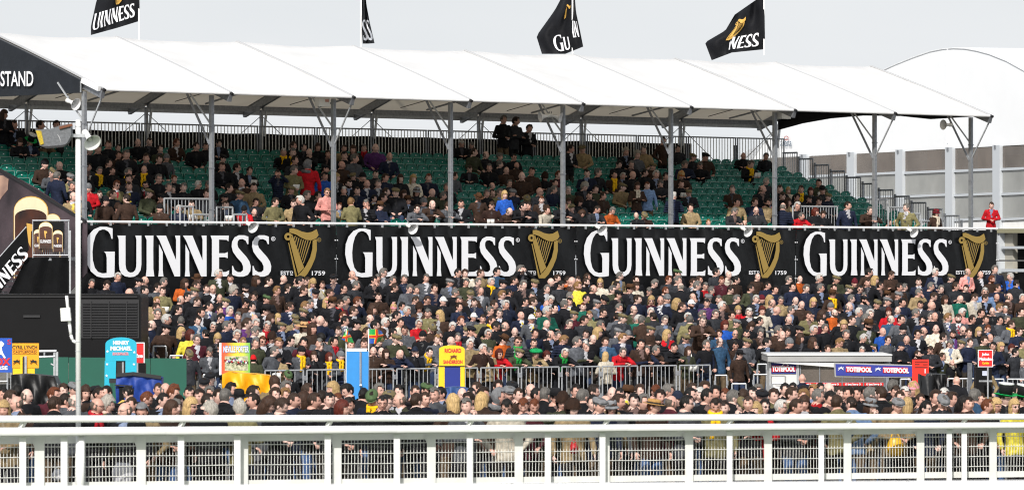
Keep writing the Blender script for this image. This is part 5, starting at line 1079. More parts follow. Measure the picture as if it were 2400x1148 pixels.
# each entry: x y code; code = hair/hat, jacket, then extras
CROPS = [
('T', 0, 0, 1, "215 665 gk; 250 668 dkv; 276 650 wn"),
('T', 300, 620, 6, """145 250 Kk>; 235 225 Bk>; 15 400 Bg; 230 370 kk>w; 410 330 dg>h; 500 250 gk>; 490 380 bOh; 405 520 ftxw; 230 650 dn>f; 400 610 bt; 415 700 gkx; 535 780 wk>; 740 500 Bk>; 710 640 dk>; 745 800 gk_; 795 270 Ma>; 975 215 Tk; 950 300 bg>; 930 390 Cg>s; 1105 340 bk; 1195 350 Rkxw;
1270 140 wo>w; 1440 200 dkw; 1480 370 On>; 1290 480 Bk; 970 520 bk>v; 830 460 kk>; 1370 540 Cu; 1140 590 kg>t; 1430 660 wN; 1025 680 dk>w; 985 790 dd; 1290 650 bn; 1300 750 kk>v; 1550 740 gb; 1200 880 wks; 1385 870 gn>; 1465 830 dn<f; 745 960 Lk>x; 870 1000 Qy>; 965 1060 gmxw; 1095 980 kk_;
1260 1040 Lkv; 1530 990 wkxt; 1670 830 bu; 1780 770 Bk; 1795 830 wg; 1785 940 gnv>; 1655 340 KbWw; 1800 230 Mk>; 1975 240 dk>; 1945 490 jk; 2090 370 fb>; 2250 340 bk>x; 1660 540 Kb>v; 1780 440 dkv; 1740 600 kg>t; 1935 650 tkt; 2270 600 bn>t; 2370 240 do; 2000 770 Mk>; 2100 760 Lk; 1960 870 wcxR; 2160 880 Cn>;
2350 770 Ct; 2370 850 Cn>; 1895 1080 rksw; 2025 1040 Fk; 2285 1080 kg>; 1795 1110 go; 2120 1110 fk; 1620 1090 fk"""),
('T', 700, 620, 6, """110 230 bkv; 195 270 Lcvh; 335 290 bOt; 15 240 kk>; 70 370 bk>x; 160 560 gk>; 85 590 fk; 395 540 Pkx; 470 540 Tk>; 575 560 bm>R; 665 510 gg>; 750 150 Bkfw; 820 520 rn>f; 1055 230 kk>f; 1110 200 gg; 1185 120 ggx>; 1320 230 gk>; 1485 210 gn; 1345 330 bk>; 1560 340 ggv; 1655 360 gg; 1125 460 bb; 770 660 bk>x; 1035 640 Mk>;
1180 640 Fk>; 1335 620 Pc; 1450 590 kl>; 1910 340 dn; 1805 500 bkxv; 2030 520 pk; 2120 260 cg>; 2235 120 kk>; 2335 130 bc; 2355 260 go; 2200 400 gk>x; 2260 510 gk; 2255 600 dn; 1700 620 Fb; 1820 690 gO; 1990 720 Lb<s; 1520 660 wn>; 1375 720 kk>; 1215 820 wb>w; 1000 770 Rt>; 1180 720 bb; 60 680 Ck; 195 760 kk>R; 300 790 Bn>;
370 830 kn; 620 730 rk>; 650 800 kg>t; 80 880 Scs; 190 900 Mb; 40 800 Kk; 1430 820 kc; 1490 930 dgx; 1690 840 wrx; 1870 900 Cbv; 1745 1010 ek; 1370 1050 Cof; 1330 970 kg>; 1070 860 ko; 950 960 bg; 2160 870 wkv; 2280 790 rnf; 2360 940 Cn; 2240 1030 ggR; 2140 1080 Bk; 1950 1060 fgf; 1975 1000 gk; 320 1040 kg_; 500 1090 kgR;
70 1110 km; 290 1120 gk; 925 1100 bk; 735 1140 fk"""),
('T', 1100, 620, 6, """155 130 bt>; 385 110 kd>; 305 250 wky; 165 380 Bgv; 15 430 Cb; 70 540 dn; 60 740 pg; 290 660 gn>; 345 570 bk>; 455 430 fn>s; 550 400 kk_; 510 570 wn; 425 690 gktx; 630 230 dn>; 715 80 gk>o; 720 310 db; 760 290 gk; 785 530 kk>; 890 530 bkt; 885 450 gn; 975 700 bnt; 875 770 pgt; 725 720 Bnt; 310 790 bky>; 190 770 bO;
365 870 kkv>; 500 870 Bk>; 265 980 wos; 480 1060 Ta>v; 640 950 Rgv; 685 1090 bGsG; 925 970 kn; 1145 990 Rk>f; 1085 840 Bkt; 1090 350 gk; 1145 250 Bk>; 1140 500 wNv; 1235 200 bk>; 1280 290 kGvh; 1085 570 Bk; 1090 660 we>x; 1200 620 kk; 1330 570 gk_; 1410 530 kkt; 1410 450 gk>; 1380 230 da>; 1440 240 Bb>; 1530 230 bg; 1520 310 fyW;
1640 250 bkW; 1650 180 bk>; 1740 350 Rk>; 1840 270 Lcs; 2110 170 gt>; 2065 300 dk>; 2010 360 go>x; 2340 220 dk; 2345 310 Mc; 2255 350 Tk; 2090 430 Kk>x; 1890 500 Kkv; 1790 560 cg>; 1640 480 kk>; 1600 600 re; 1880 680 dkx; 1690 720 fO; 1470 720 Cm>; 1610 790 dG; 1405 840 gk; 1840 850 gkf; 2080 740 dg_; 2150 760 CG; 2310 640 Ro>x;
2370 770 we>; 1800 960 Lk>; 1640 980 dnx; 1735 1050 Bkv; 2090 960 cg>; 2150 1040 fn>w; 2230 1000 Ek; 1510 1090 gg>; 1320 1060 fnv>; 1250 1010 gk; 1910 1090 bd; 25 940 Kkf; 20 1100 Bg; 1630 1140 wk"""),
('T', 1500, 620, 6, """200 270 gkv; 130 380 gkv; 400 220 rG>; 520 130 jk>; 530 230 gG>; 575 320 Bk_; 355 370 rG>W; 380 490 Egs; 740 260 bG>; 830 220 bk>; 800 300 gk>; 920 310 grx; 1000 370 gk>; 1070 110 kG>; 1150 230 rm; 1245 150 Bcp; 1350 220 kb>; 1270 360 dov>; 1655 180 Rb; 1555 340 do>h; 1790 300 dn>; 1900 360 kn; 2090 220 gk>x; 2250 210 Ba;
2145 320 kn; 2335 340 gn; 160 510 Lms; 290 510 Rntx; 510 550 Lk>; 590 600 bk; 150 670 wo; 190 740 dG_; 740 460 Rn>f; 720 560 pnW; 940 550 ku; 960 480 cn; 1110 500 gb; 1150 590 wk>x; 1355 490 gk>; 870 710 gk>s; 670 740 wg; 700 780 gO_; 890 800 gblx>; 1060 700 gGx; 1190 860 QN; 1290 720 dO; 1380 650 LrR; 1535 680 wk; 1630 490 wGc;
1710 490 Vk; 1820 500 Lt; 1850 550 RGv; 1980 510 gtx; 2185 510 Rkv; 2270 570 Rbv; 1720 660 Qc; 1920 650 Bn>; 2120 650 gk>; 2090 780 Rkv; 1680 800 kG>; 1560 870 Mkv; 1355 830 cox; 1340 980 Bks; 1110 980 bd; 1500 980 kkW; 1700 960 gbv; 1940 930 gb>; 2000 1000 Rb; 2080 960 bG; 2250 1040 Mk>; 2240 930 Kk; 375 990 Lr>h;
145 930 Cb>; 260 1070 ekW; 650 1040 Cgsh; 1120 1090 Bdx; 1780 1100 kk; 2100 1110 Ek; 930 1130 gk; 20 790 gb_; 2380 720 bOf"""),
('T', 1900, 620, 4.8, """95 160 wk>x; 285 170 Co>; 110 270 gk>; 260 270 dk; 245 340 Tby; 495 210 Vk; 430 280 Cn>; 655 90 kb>; 640 210 bk; 720 180 Lk; 905 120 bb>v; 560 280 kns; 780 240 dk>x; 455 390 gn>; 430 480 Bk>; 600 400 KgfW; 225 480 EGf; 30 430 Ln; 10 560 qo; 120 570 Mk; 265 550 RaxW; 120 650 dm; 600 360 gk; 860 350 Tk; 860 420 cG; 750 450 Ck;
985 350 cG; 990 260 db>; 1055 260 gG>; 1215 320 gtxf; 1030 430 kn; 980 520 Rg; 540 540 wg>; 665 560 wG; 880 540 Qr; 620 610 gGx; 340 640 dkv>; 460 630 bk>; 900 620 Rd>; 1015 620 dgxR; 1180 550 gk>x; 1400 90 wn>; 1350 250 gn>; 1465 280 gkx; 1380 360 bkv>; 1510 400 Mc; 1630 250 bG>; 1765 90 Bp>; 1745 270 dk; 1680 390 Bev; 1840 370 bcv>;
1910 120 Rkw; 2070 60 gn; 2035 170 rb>W; 2250 140 wN<; 2310 220 dG_; 2100 270 bn>; 1960 310 wls; 1960 380 bkv; 2230 370 Rb>; 2380 380 wb; 1700 540 wpv>; 1260 630 knsx; 1350 590 gk; 1395 590 Rk; 1540 600 fg>t; 1660 610 bgtW; 1915 550 dk; 2045 530 Bkx; 2120 490 fg>; 2190 510 wnt; 2370 540 do; 1815 620 dk; 1970 620 bG; 2130 630 kgx;
2250 680 bgy>; 2210 620 gk; 1410 730 Bc; 1200 790 dkwx; 1270 750 Rg>; 1490 820 db>p; 1600 790 duW; 1715 740 Bks; 1780 770 bg; 1890 760 Lk; 1990 720 rkv; 810 760 BN; 645 680 ToW; 590 830 wkv; 375 690 Lk; 490 740 Las; 400 790 gk; 35 740 wk; 160 720 gk; 320 880 ftv>; 20 880 Mk; 55 930 gn; 1040 730 eG; 1080 850 Bnv; 1015 920 qk;
1200 1010 bk>W; 1345 970 bGv; 1570 890 gcv; 1690 900 CG>; 1795 880 bn; 1950 860 bo; 2020 830 Bk; 2050 920 knx; 2100 870 Eo; 2140 930 LG; 2260 950 Qk; 2300 990 kG>; 2340 760 bn; 1475 1040 bo>; 1580 1100 Rkf; 2240 1110 bg; 2380 900 bO; 2100 1140 Qt; 2380 1110 wg"""),
('T', 400, 780, 4.8, """955 140 gt; 1215 140 dkw; 1165 210 gg>; 1210 290 tth; 930 300 Jo_; 1470 210 egy; 1610 260 Mkf; 1490 130 dm>; 1680 160 gO; 1840 120 kGr; 1780 280 Qgy; 1910 260 Eny; 2020 130 fk; 2180 130 bk; 2370 220 Bnl; 2280 210 Rb"""),
('T', 900, 780, 4.8, """175 240 Bnvl; 350 210 qkf; 515 220 kg>yl; 20 240 Mb; 965 130 wtx; 1110 180 wwf; 1175 220 gt>C; 1295 240 Qrsl; 1520 230 CoxGl; 1710 240 Gtl; 1825 260 Qkf; 2030 230 wkGl; 2270 170 go>l"""),
('T', 1400, 780, 4.8, """90 270 Lc_; 285 220 grxl; 550 200 gn>l; 660 200 gbl; 870 170 kk<l; 490 130 kb; 1020 210 Moh; 1230 170 gn>x; 1380 110 Bbxwb; 1600 250 tb; 1835 190 Bos"""),
('F', 0, 780, 4.8, """35 700 kk; 110 730 bk>; 200 670 kk_; 300 710 Rk>; 190 800 Rb<; 45 870 Lt; 600 700 rm>w; 610 810 bk_; 710 650 bm; 730 770 dg_; 830 640 cg; 840 780 Bg>; 960 680 Mk; 1060 680 Kk<; 1110 690 db; 1200 680 dk; 1090 820 RkRx>; 1210 810 OO>; 1410 880 Rkx; 1480 810 bk; 1640 740 rbv>; 1860 640 Bk>; 1830 760 kk>; 1950 660 rk>;
1780 640 bk; 1600 890 htv; 1920 860 Mb>; 2010 790 bt; 2140 830 Lk>s; 2250 720 dk; 2330 770 dk>; 2370 880 Ok_"""),
('F', 400, 780, 4.8, """25 680 rk>; 50 840 gb; 210 680 kb; 610 720 gk_; 670 640 kk>; 530 720 dk; 380 590 KG; 450 520 Kn; 430 680 gk; 770 740 tk; 780 860 OO_; 920 680 dk; 940 770 dg<; 1090 810 Mgv>; 1240 820 bkv>; 1170 700 bk; 1170 570 Mt_; 1290 620 gk; 1180 650 Bk; 1280 700 fk; 1380 760 bn>; 1500 760 Mk<h; 1530 650 bk; 1610 770 bk>; 1700 740 db_; 1830 640 LmR<;
1880 770 rk; 1790 760 kk; 1920 860 Qk>; 2170 700 kk_; 2270 740 jnyv; 2380 790 kkx; 2340 650 gk; 2000 820 kk"""),
('R', 0, 0, 1, "675 882 jktwv; 2242 893 Bk_; 1880 888 Bn_; 2308 868 Qt"),
('F', 900, 780, 4.8, """60 740 Ck; 180 760 Ro<w; 160 670 kk; 20 790 kkx; 360 770 bk_; 480 650 jn; 350 670 bb; 640 690 kk<; 460 750 bn; 570 700 gg; 780 790 Lb_; 930 830 ggf; 880 700 Bn; 980 700 kk; 1050 630 bk<; 1110 690 db>; 1100 770 Lb_; 1290 720 hk>; 1280 610 db; 1410 690 cg; 1440 630 Kb; 1510 700 bb; 1380 830 kcxv; 1570 820 rmv; 1690 820 rov; 1650 650 Bk; 1710 700 kg>;
1810 700 gk_; 1930 730 tk; 2010 790 Fo; 2120 860 Ft; 2160 660 kk; 2230 720 gk_; 2350 790 kk; 2350 660 dk; 960 760 dk"""),
('F', 1400, 780, 4.8, """20 820 cn; 90 790 Rt; 160 850 Zg; 230 780 bk>; 170 690 Bg; 340 690 Ty>; 470 660 bk; 250 700 kb; 410 770 kb; 510 780 gb>l; 630 830 Yb; 660 660 rgv; 790 660 gg>; 700 720 dk; 830 790 Rm_; 900 740 qk; 1000 800 kg>s; 1040 700 kg; 1060 640 bk; 1200 620 bk; 1160 700 wn; 1230 720 kk>; 1320 680 kk; 1440 710 rk; 1330 810 dOyv; 1430 850 dk; 1520 730 gk_;
1640 720 bk_; 1620 820 Cgv; 1750 690 kk; 1850 730 Kk; 1800 660 gk; 1790 870 Lr; 1880 830 kks; 1980 710 bO; 2060 840 wk>s; 2180 700 bt>; 2230 830 bG; 2110 640 kk; 2200 640 kk; 2310 680 dk; 2330 800 Mb; 2330 720 fk; 1700 800 bk"""),
('F', 1900, 780, 4.8, """80 720 gr>; 200 640 Bk; 210 740 kkv; 350 680 bk; 290 790 bO_; 460 800 dl_; 510 690 dk; 430 690 dk; 660 700 gk_; 730 680 bk; 600 680 kk; 800 690 bk_; 670 820 Ztf; 920 610 gk_; 960 680 bo; 980 820 ct; 1090 820 Lb_; 1000 730 bb; 1160 640 Pk; 1230 760 bb; 1290 850 kn>s; 1400 730 bb; 1480 790 cGv; 1580 750 bb>; 1710 800 Nuv>; 1780 800 db; 1840 720 gd_;
1980 830 rk>; 2080 820 Lkx; 2190 740 Hk; 2290 830 Lys; 2320 670 ku; 2385 750 Hk; 1500 710 wk; 1060 690 wk; 30 660 fk; 110 640 dk; 1900 750 bk"""),
('U', 0, 250, 4.1, """35 80 Mk!>; 135 180 dk; 385 185 kk; 545 185 kk; 190 350 Mkv; 290 340 Hnv; 430 555 eb; 500 640 Cgv>; 570 570 Bkv; 545 670 gn!_; 675 690 cOW; 695 770 gG; 1040 370 bk; 940 410 gk; 1325 350 Bk; 1435 340 dk; 1140 470 bb; 1215 465 gk; 1405 500 bk; 1530 510 bk; 1600 500 Eg; 955 620 gkyx; 1080 620 bk; 1230 640 gky; 1385 610 Bky; 1240 700 kG;
1120 760 rOts; 1240 770 bnt; 1400 760 kbtsW; 1525 700 gkx; 1620 780 gk; 1010 910 eb>; 1220 890 db!_; 1535 980 eb; 850 790 Er; 1130 980 Fk; 860 430 kk"""),
('U', 400, 300, 4.99, """65 180 rbw; 295 220 dk>; 410 220 dk; 560 180 kkv; 40 600 rk; 150 700 gk; 320 670 wks; 20 730 gkf; 600 460 bk; 770 470 dkx; 680 710 dk>; 635 820 Kkx; 805 790 Cd; 860 960 erv; 980 990 Bk; 1110 980 ek>; 90 950 wnx; 90 1050 Bk; 1320 290 wky; 1430 210 bk; 1430 290 gky; 1560 230 kk; 1620 290 Bkf; 1720 230 Mk; 1840 310 dk; 1250 540 dn!o;
1440 500 gO!h; 1605 440 hr!_; 1800 570 kN; 1410 730 Ck; 1590 790 gk>; 1520 850 wk!<; 1720 800 kk>; 1440 890 bt; 1830 760 fp!s; 1220 870 dO!>; 1930 590 Lk; 1970 920 rt"""),
('U', 800, 300, 4.99, """140 260 Mk; 265 240 gbtR; 400 240 Bu; 40 330 kk; 250 580 ek; 300 660 Bnw; 90 660 bkxW; 430 660 gG; 510 590 bn>; 690 600 Mk; 840 600 Lc; 1020 590 rn; 30 740 wk; 185 740 bn; 520 750 bk>; 635 760 Ck; 730 780 Mk; 880 750 Zk; 1060 760 Bo; 770 850 Tk; 485 820 dk>; 380 830 kk>t; 110 870 fO!_; 290 890 gk!f; 450 920 Tn!>; 885 950 dgx!l;
960 870 Eg; 1065 900 Bb!l; 1250 920 bgx!l; 1400 890 dk!; 1405 190 wkv; 1520 210 gkv; 1690 320 Rk>; 1500 480 bkv; 1730 470 gk; 1850 340 gk>; 1850 430 gk>; 1930 500 Rb; 1600 820 Tb!v; 1700 770 gk; 1770 760 bo; 1850 760 gO; 1910 790 LN!; 1760 910 bwv!h; 1960 980 Rb!lv"""),
('U', 1140, 250, 4.1, """165 130 gk!; 280 145 dG!; 410 215 dk!w; 805 410 dk!w; 130 490 gk; 265 490 kks; 290 570 BbW; 435 630 db; 560 680 Fkv; 690 660 rm; 1340 440 Ok; 1450 470 Og; 1510 420 gt; 1270 560 kkv; 1070 640 gk>; 1230 660 kbty; 1310 670 wk; 1405 660 Bk; 1520 640 kk>; 1600 580 Cb; 940 770 Okv; 510 820 Bgs; 530 900 rb!; 585 1000 bcP!; 350 960 kk!l; 400 960 dk;
740 960 bk!l; 815 980 Ck; 885 920 Fks; 990 860 dk; 1120 860 bb; 790 920 Mk; 1060 990 dGv; 910 1030 Mkv; 1210 1000 gav; 250 830 cn!; 1450 770 MbC!; 1545 760 rl!; 1440 1050 Rkv; 1515 1050 Cwv"""),
('U', 1480, 300, 4.99, """375 150 db!; 285 550 wk; 400 570 kk; 620 430 gnv; 800 440 gkv; 580 560 Abv; 1390 430 gkyhv; 1180 720 gb; 1530 720 Rk; 1440 870 bn; 1590 880 ktW; 690 940 dt; 1200 980 gGv>; 490 800 wn!_; 900 1110 fk; 1320 1120 Bk; 1740 720 bk"""),
('U', 1800, 300, 4, """105 570 bk; 190 590 Lc; 310 580 bky; 400 600 Qk; 135 640 bkv; 270 650 kkv; 385 670 dkv; 510 590 tG; 480 690 dkv; 565 650 Cn; 185 700 Mt; 140 740 Bn!_; 310 830 gr!l; 440 790 Qk!>; 515 810 bk!v; 745 730 dn!>; 955 780 gb!lf; 1130 890 kk; 1195 900 Lk; 1300 750 gO!<t; 1575 800 Xb!C; 2095 730 br!; 10 700 dp"""),
]
LM = {'F': [(12, 'blue board'), (60, 'amber castleford board'), (130, 'black tarpaulin'), (183, 'tall white pole'), (283, 'turquoise arched board'), (345, 'blue tarpaulin'), (400, 'green hoarding'), (475, 'short gangway barriers'), (550, 'rainbow racing board'), (600, 'yellow tarpaulin'), (700, 'barriers left of blue board'), (838, 'light blue board'), (950, 'barriers right of blue board'), (1059, 'yellow sanderson board'), (1180, 'leaner in dark leather'), (1268, 'shiny green hat'), (1370, 'leaner in dark olive'), (1419, 'leaner in cream'), (1459, 'leaner in red'), (1530, 'two leaners in navy and brown'), (1610, 'reader in khaki'), (1690, 'person in brown sweater'), (1740, 'brown puffer coat'), (1785, 'gangway barriers'), (1836, 'booth cabin door'), (1900, 'first bet here strip'), (1948, 'second bet here strip'), (2000, 'third bet here strip'), (2048, 'fourth bet here strip'), (2110, 'booth end post'), (2158, 'tall red board'), (2200, 'black covered box'), (2250, 'barrier by the black box'), (2309, 'red pole sign'), (2380, 'newspaper reader')],
      'T': [(250, 'first big letter'), (420, 'first big lettering'), (560, 'end of the first big lettering'), (705, 'first gold harp'), (850, 'letter g of the second lettering'), (1020, 'second big lettering'), (1160, 'end of the second lettering'), (1275, 'second gold harp'), (1420, 'letter g of the third lettering'), (1560, 'third big lettering'), (1690, 'end of the third lettering'), (1795, 'third gold harp'), (1930, 'letter g of the fourth lettering'), (2070, 'fourth big lettering'), (2190, 'end of the fourth lettering'), (2280, 'fourth gold harp'), (2370, 'marquee corner')],
      'U': [(60, 'side banner'), (183, 'tall white pole'), (280, 'first roof bay'), (420, 'second roof post'), (600, 'second roof bay'), (779, 'third roof post'), (910, 'third roof bay'), (1053, 'fourth roof post'), (1180, 'fourth roof bay'), (1318, 'fifth roof post'), (1440, 'fifth roof bay'), (1570, 'sixth roof post'), (1690, 'sixth roof bay'), (1814, 'seventh roof post'), (1930, 'seventh roof bay'), (2047, 'eighth roof post'), (2160, 'eighth roof bay'), (2290, 'last roof post')]}
PEO = []
for zone, ox, oy, k, s in CROPS:
    for e in s.replace('\n', ' ').split(';'):
        x, y, c = e.split(); PEO.append(dict(z=zone, x=ox+float(x)/k, y=oy+float(y)/k, c=c))
# extra people nobody can tell apart, filling the gaps
def near(x, y, dx, dy): return any(abs(p['x']-x) < dx and abs(p['y']-y) < dy for p in PEO)
rg = random.Random(11); NREAL = len(PEO)
for _ in range(5200):
    x = rg.uniform(340, 2400); y = rg.uniform(652, 842)
    if x < 440 and y > 640+ (440-x)*.0+140: continue
    if x < 340+max(0, (y-740))*.6: continue
    if near(x, y, 26, 19) : continue
    c = rg.choice('kddbbggwBRkbCK')+rg.choice('kkkkkkkknnnGGGggbboo')+rg.choice(['', '', '>', '>', 'v', 't', 'w', 'x']); PEO.append(dict(z='T', x=x, y=y, c=c, fill=1))
for _ in range(900):
    x = rg.uniform(0, 2400); y = rg.uniform(912, 940)
    if near(x, y, 34, 24): continue
    c = rg.choice('kddbbggLMk')+rg.choice('kkkkkknnGGgbboo')+rg.choice(['', '>', 'v', '_']); PEO.append(dict(z='F', x=x, y=y, c=c, fill=1))
UB = [p for p in PEO if p['z'] == 'U' and 'x' in p]; 
for _ in range(1500):
    b_ = rg.choice(UB); x = b_['x']+rg.uniform(-38, 38); y = b_['y']+rg.uniform(-22, 22)
    if any('!' in p['c'] and abs(p['x']-x) < 27 and -12 < y-p['y'] < 95 for p in UB): continue
    if near(x, y, 21, 15) or y < 345 or y > 505 or x < 110 or x > 1990 or sum(1 for p in PEO if 'fill' in p and p['z'] == 'U') >= 60: continue
    PEO.append(dict(z='U', x=x, y=y, c=rg.choice('kddbbggwBRkbCK')+rg.choice('kkkkknnGGGbbogt')+rg.choice(['', '', '>', 'v', 't', 'w', 'x', 'h']), fill=1))
placed = []
def ok(X, Y, r): return all((X-a)**2+(Y-b)**2 > r*r for a, b in placed)
def decide(p):
    c = p['c']; h, j, ex = c[0], c[1], c[2:]; z = p['z']; r = random.Random(int(p['x']*7+p['y']*13)); p['r'] = r
    up = '!' in ex; back = '_' in ex
    hp = 30 if 'v' in ex else 8
    if z == 'U' and not up: pose = 'sitread' if 'h' in ex or 'v' in ex else ('sitface' if 'f' in ex else 'sit')
    elif 'P' in ex: pose = 'point'
    elif 'l' in ex: pose = 'lean'
    elif 'o' in ex: pose = 'bino'
    elif 'f' in ex: pose = 'face'
    elif 'h' in ex: pose = 'clasp'
    else: pose = r.choice(['down', 'clasp', 'clasp', 'fold', 'pocket', 'down'])
    if back: yaw = 180+r.uniform(-30, 30); hy = r.choice([0, -45, 45])
    elif '>' in ex: yaw = r.uniform(15, 45); hy = 45
    elif '<' in ex: yaw = -r.uniform(15, 45); hy = -45
    else: yaw = r.uniform(-12, 42); hy = r.choice([0, 0, 0, 45, 20, -45 if z == 'F' else 20])
    if z == 'F' and 'fill' in p: yaw = r.uniform(0, 360)
    if pose in ('lean', 'point'): yaw = r.uniform(10, 34); hy = r.choice([0, 20, 45]) if '<' not in ex else -45
    p.update(h=h, j=j, ex=ex, pose=pose, yaw=yaw, hy=hy, hp=hp, back=back, up=up)
    v = variant(pose, hy, hp, 1.02 if z == 'F' else 1.10); p['v'] = v; hl = v['hc']; px, py = p['x'], p['y']; t = (px-1200)/FPX; cand = []
    if z == 'F':
        D = FPX*(H-1.635)/(py-YH); fd = 71.5/(1-.5*t)+.75
        for dd in (0, .5, -.5, 1, -1, 1.6, -1.6, 2.3, 3.2, 4.2): 
            d = D+dd
            if d < fd: d = fd+abs(dd)*.3
            cand.append((V(t*d, d), H-(py-YH)*d/FPX, 0))
    elif z == 'R':
        D = {675: 108, 2242: 112, 1880: 109, 2308: 117}[int(px)]; cand.append((V(t*D, D), H-(py-YH)*D/FPX, 0))
    elif z == 'T':
        for r_ in range(-1, NR):
            tt = (r_+.5)/NR
            if r_ == -1: tt = .022
            q = terr(terr_a(px, tt), tt); zf = .142*max(0, r_)+.02; zh = H-(py-YH)*q.y/FPX; cand.append((q, zh, zf))
        if pose == 'lean' or (py > 806 and 850 < px < 1700): cand = cand[:1]+cand[1:2]
    else:
        for r_ in range(-1, 12):
            vv = rowv(r_)-.1 if r_ >= 0 else .28; zf = rowz(r_) if 0 <= r_ <= 10 else (4.0 if r_ < 0 else 6.65)
            if r_ == -1 and not up: continue
            if r_ == 11: vv = rowv(10)+.12
            if 'l' in ex and r_ > -1: continue
            u = u_at(px, vv)
            if up and r_ > 3 and not (1150 < px < 1340 or px < 20 or 1540 < px < 1570): continue
            q = S(u, vv, 0); zh = H-(py-YH)*q.y/FPX; cand.append((V(q.x, q.y), zh, zf))
    tl = 0 if pose in ('lean', 'point') else .045; RT = Euler((r.uniform(-tl, tl), r.uniform(-tl, tl), math.radians(yaw))).to_matrix(); p['RT'] = RT; p['wx'] = r.uniform(.94, 1.09)
    best = None
    for i, (q, zh, zf) in enumerate(cand):
        s = (zh-zf)/hl.z; cost = abs(s-1.0)*10+(0 if z != 'F' else i*.12)
        if s < .80 or s > 1.2: cost += 20
        sc = max(.88, min(1.12, s)); zoff = zh-hl.z*sc
        R = RT; o = R@(hl*sc); o.z = 0; root = V(q.x-o.x, q.y-o.y)
        if not ok(root.x, root.y, .42): cost += 3+ (4 if 'fill' in p else 0)
        if best is None or cost < best[0]: best = (cost, root, sc, zf if abs(zoff-zf) < .02 else (zoff if zoff < zf else zoff), zf)
    p['cost'] = best[0]; p['pos'] = (best[1].x, best[1].y, best[3]); p['s'] = best[2]; placed.append((best[1].x, best[1].y))
for p in PEO: decide(p)
PEO = [p for p in PEO if not ('fill' in p and p['cost'] > 3)]
def attrs(p):
    r = p['r']; h = p['h']; hat = HATS.get(h); hk = hat[3] if hat else h; sk = SKINS[int(r.random()*5)]; jc = np.array(lin(JC[p['j']]))*r.uniform(.75, 1.15)*(.9 if p['j'] in 'ryNpcalue' else .88)*(.75 if p['z'] == 'F' else 1)  # front crowd jackets darker: dark clothes plus painted shade of rails and bodies
    if h == 'h' and p['j'] == 'r': pass
    wht = (.46, .46, .49); sh_ = wht if ('w' in p['ex'] or 't' in p['ex']) else (tuple(lin('#7d9ac4')) if 'l' in p['ex'] and p['pose'] != 'lean' else (tuple(jc*.9) if r.random() < .68 else r.choice([(.34, .34, .36), (.16, .2, .3), (.14, .09, .08), (.05, .05, .06)])))
    tie = r.choice([(.25, .02, .03), (.03, .05, .2), (.55, .42, .05), (.05, .05, .06)]) if 't' in p['ex'] else sh_
    tr = r.choice([(.010, .011, .015), (.014, .014, .018), (.025, .04, .085), (.008, .008, .010), (.12, .085, .05), (.03, .025, .02)])
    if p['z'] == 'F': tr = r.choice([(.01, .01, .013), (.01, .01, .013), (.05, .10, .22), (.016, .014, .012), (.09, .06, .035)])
    if p['j'] == 'b' and 'b' in p['ex']: tr = (.30, .23, .14)
    return dict(skin=sk, jacket=tuple(jc), trousers=tr, shirt=sh_, tie=tie, hair=tuple(np.array(lin(HC[hk]))*r.uniform(.85, 1.15)), hk=hk, hat=hat)
def outfit(p, A):
    """list of (child name, item key, colours)"""
    o = []; hk = A['hk']; ex = p['ex']; hat = A['hat']; hc = dict(hair=A['hair'])
    if hat:
        if hat[0] not in ('hood',): o.append(('hair', ('hair', {'L': 'long', 'M': 'long', 'N': 'bob', 'Q': 'bob'}.get(hk, 'under')), hc))
        band = {'H': lin('#12a050'), 'Y': (.02, .02, .02), 'S': lin('#6a4a30')}.get(p['h'], tuple(np.array(lin(hat[1]))*.35))
        o.append((hat[2].split()[-1] if hat[2].split()[-1] in ('cap', 'hat', 'hood') else 'hat', ('hat', hat[0]), dict(hat=lin(hat[1]), band=band, scarf=(.7, .7, .7))))
    elif hk == 'B': 
        if int(p['x']) % 2: o.append(('hair', ('hair', 'ring'), dict(hair=tuple(np.array(A['hair'])*1.2))))
    elif hk == 'R': o.append(('hair', ('hair', 'ring'), hc))
    else: o.append(('hair', ('hair', {'L': 'long', 'M': 'long', 'N': 'long', 'Q': 'curly', 'O': 'curly', 'w': 'short', 'g': 'short'}.get(hk, p['r'].choice(['short', 'short', 'crop']))), hc))
    if hk == 'Q' and not hat and p['r'].random() < .5: o[-1] = ('hair', ('hair', 'bob'), hc)
    if 's' in ex: o.append(('sunglasses', ('glass', True), {}))
    elif 'x' in ex: o.append(('glasses', ('glass', False), {}))
    if 'W' in ex: o.append(('beard', ('beard',), dict(hair=tuple(np.array(A['hair'])*.8))))
    sc = {'y': '#e8b414', 'R': '#a01824', 'G': '#1f8a3c', 'C': '#cfc3b0'}
    for k in 'yRGC':
        if k in ex: o.append(('scarf', ('scarf', p['pose']), dict(scarf=lin(sc[k])))); break
    if 'b' in ex and p['j'] == 'b' and 'w' in ex: o.append(('rucksack', ('pack', p['pose']), dict(scarf=lin('#b0142c'))))
    return o
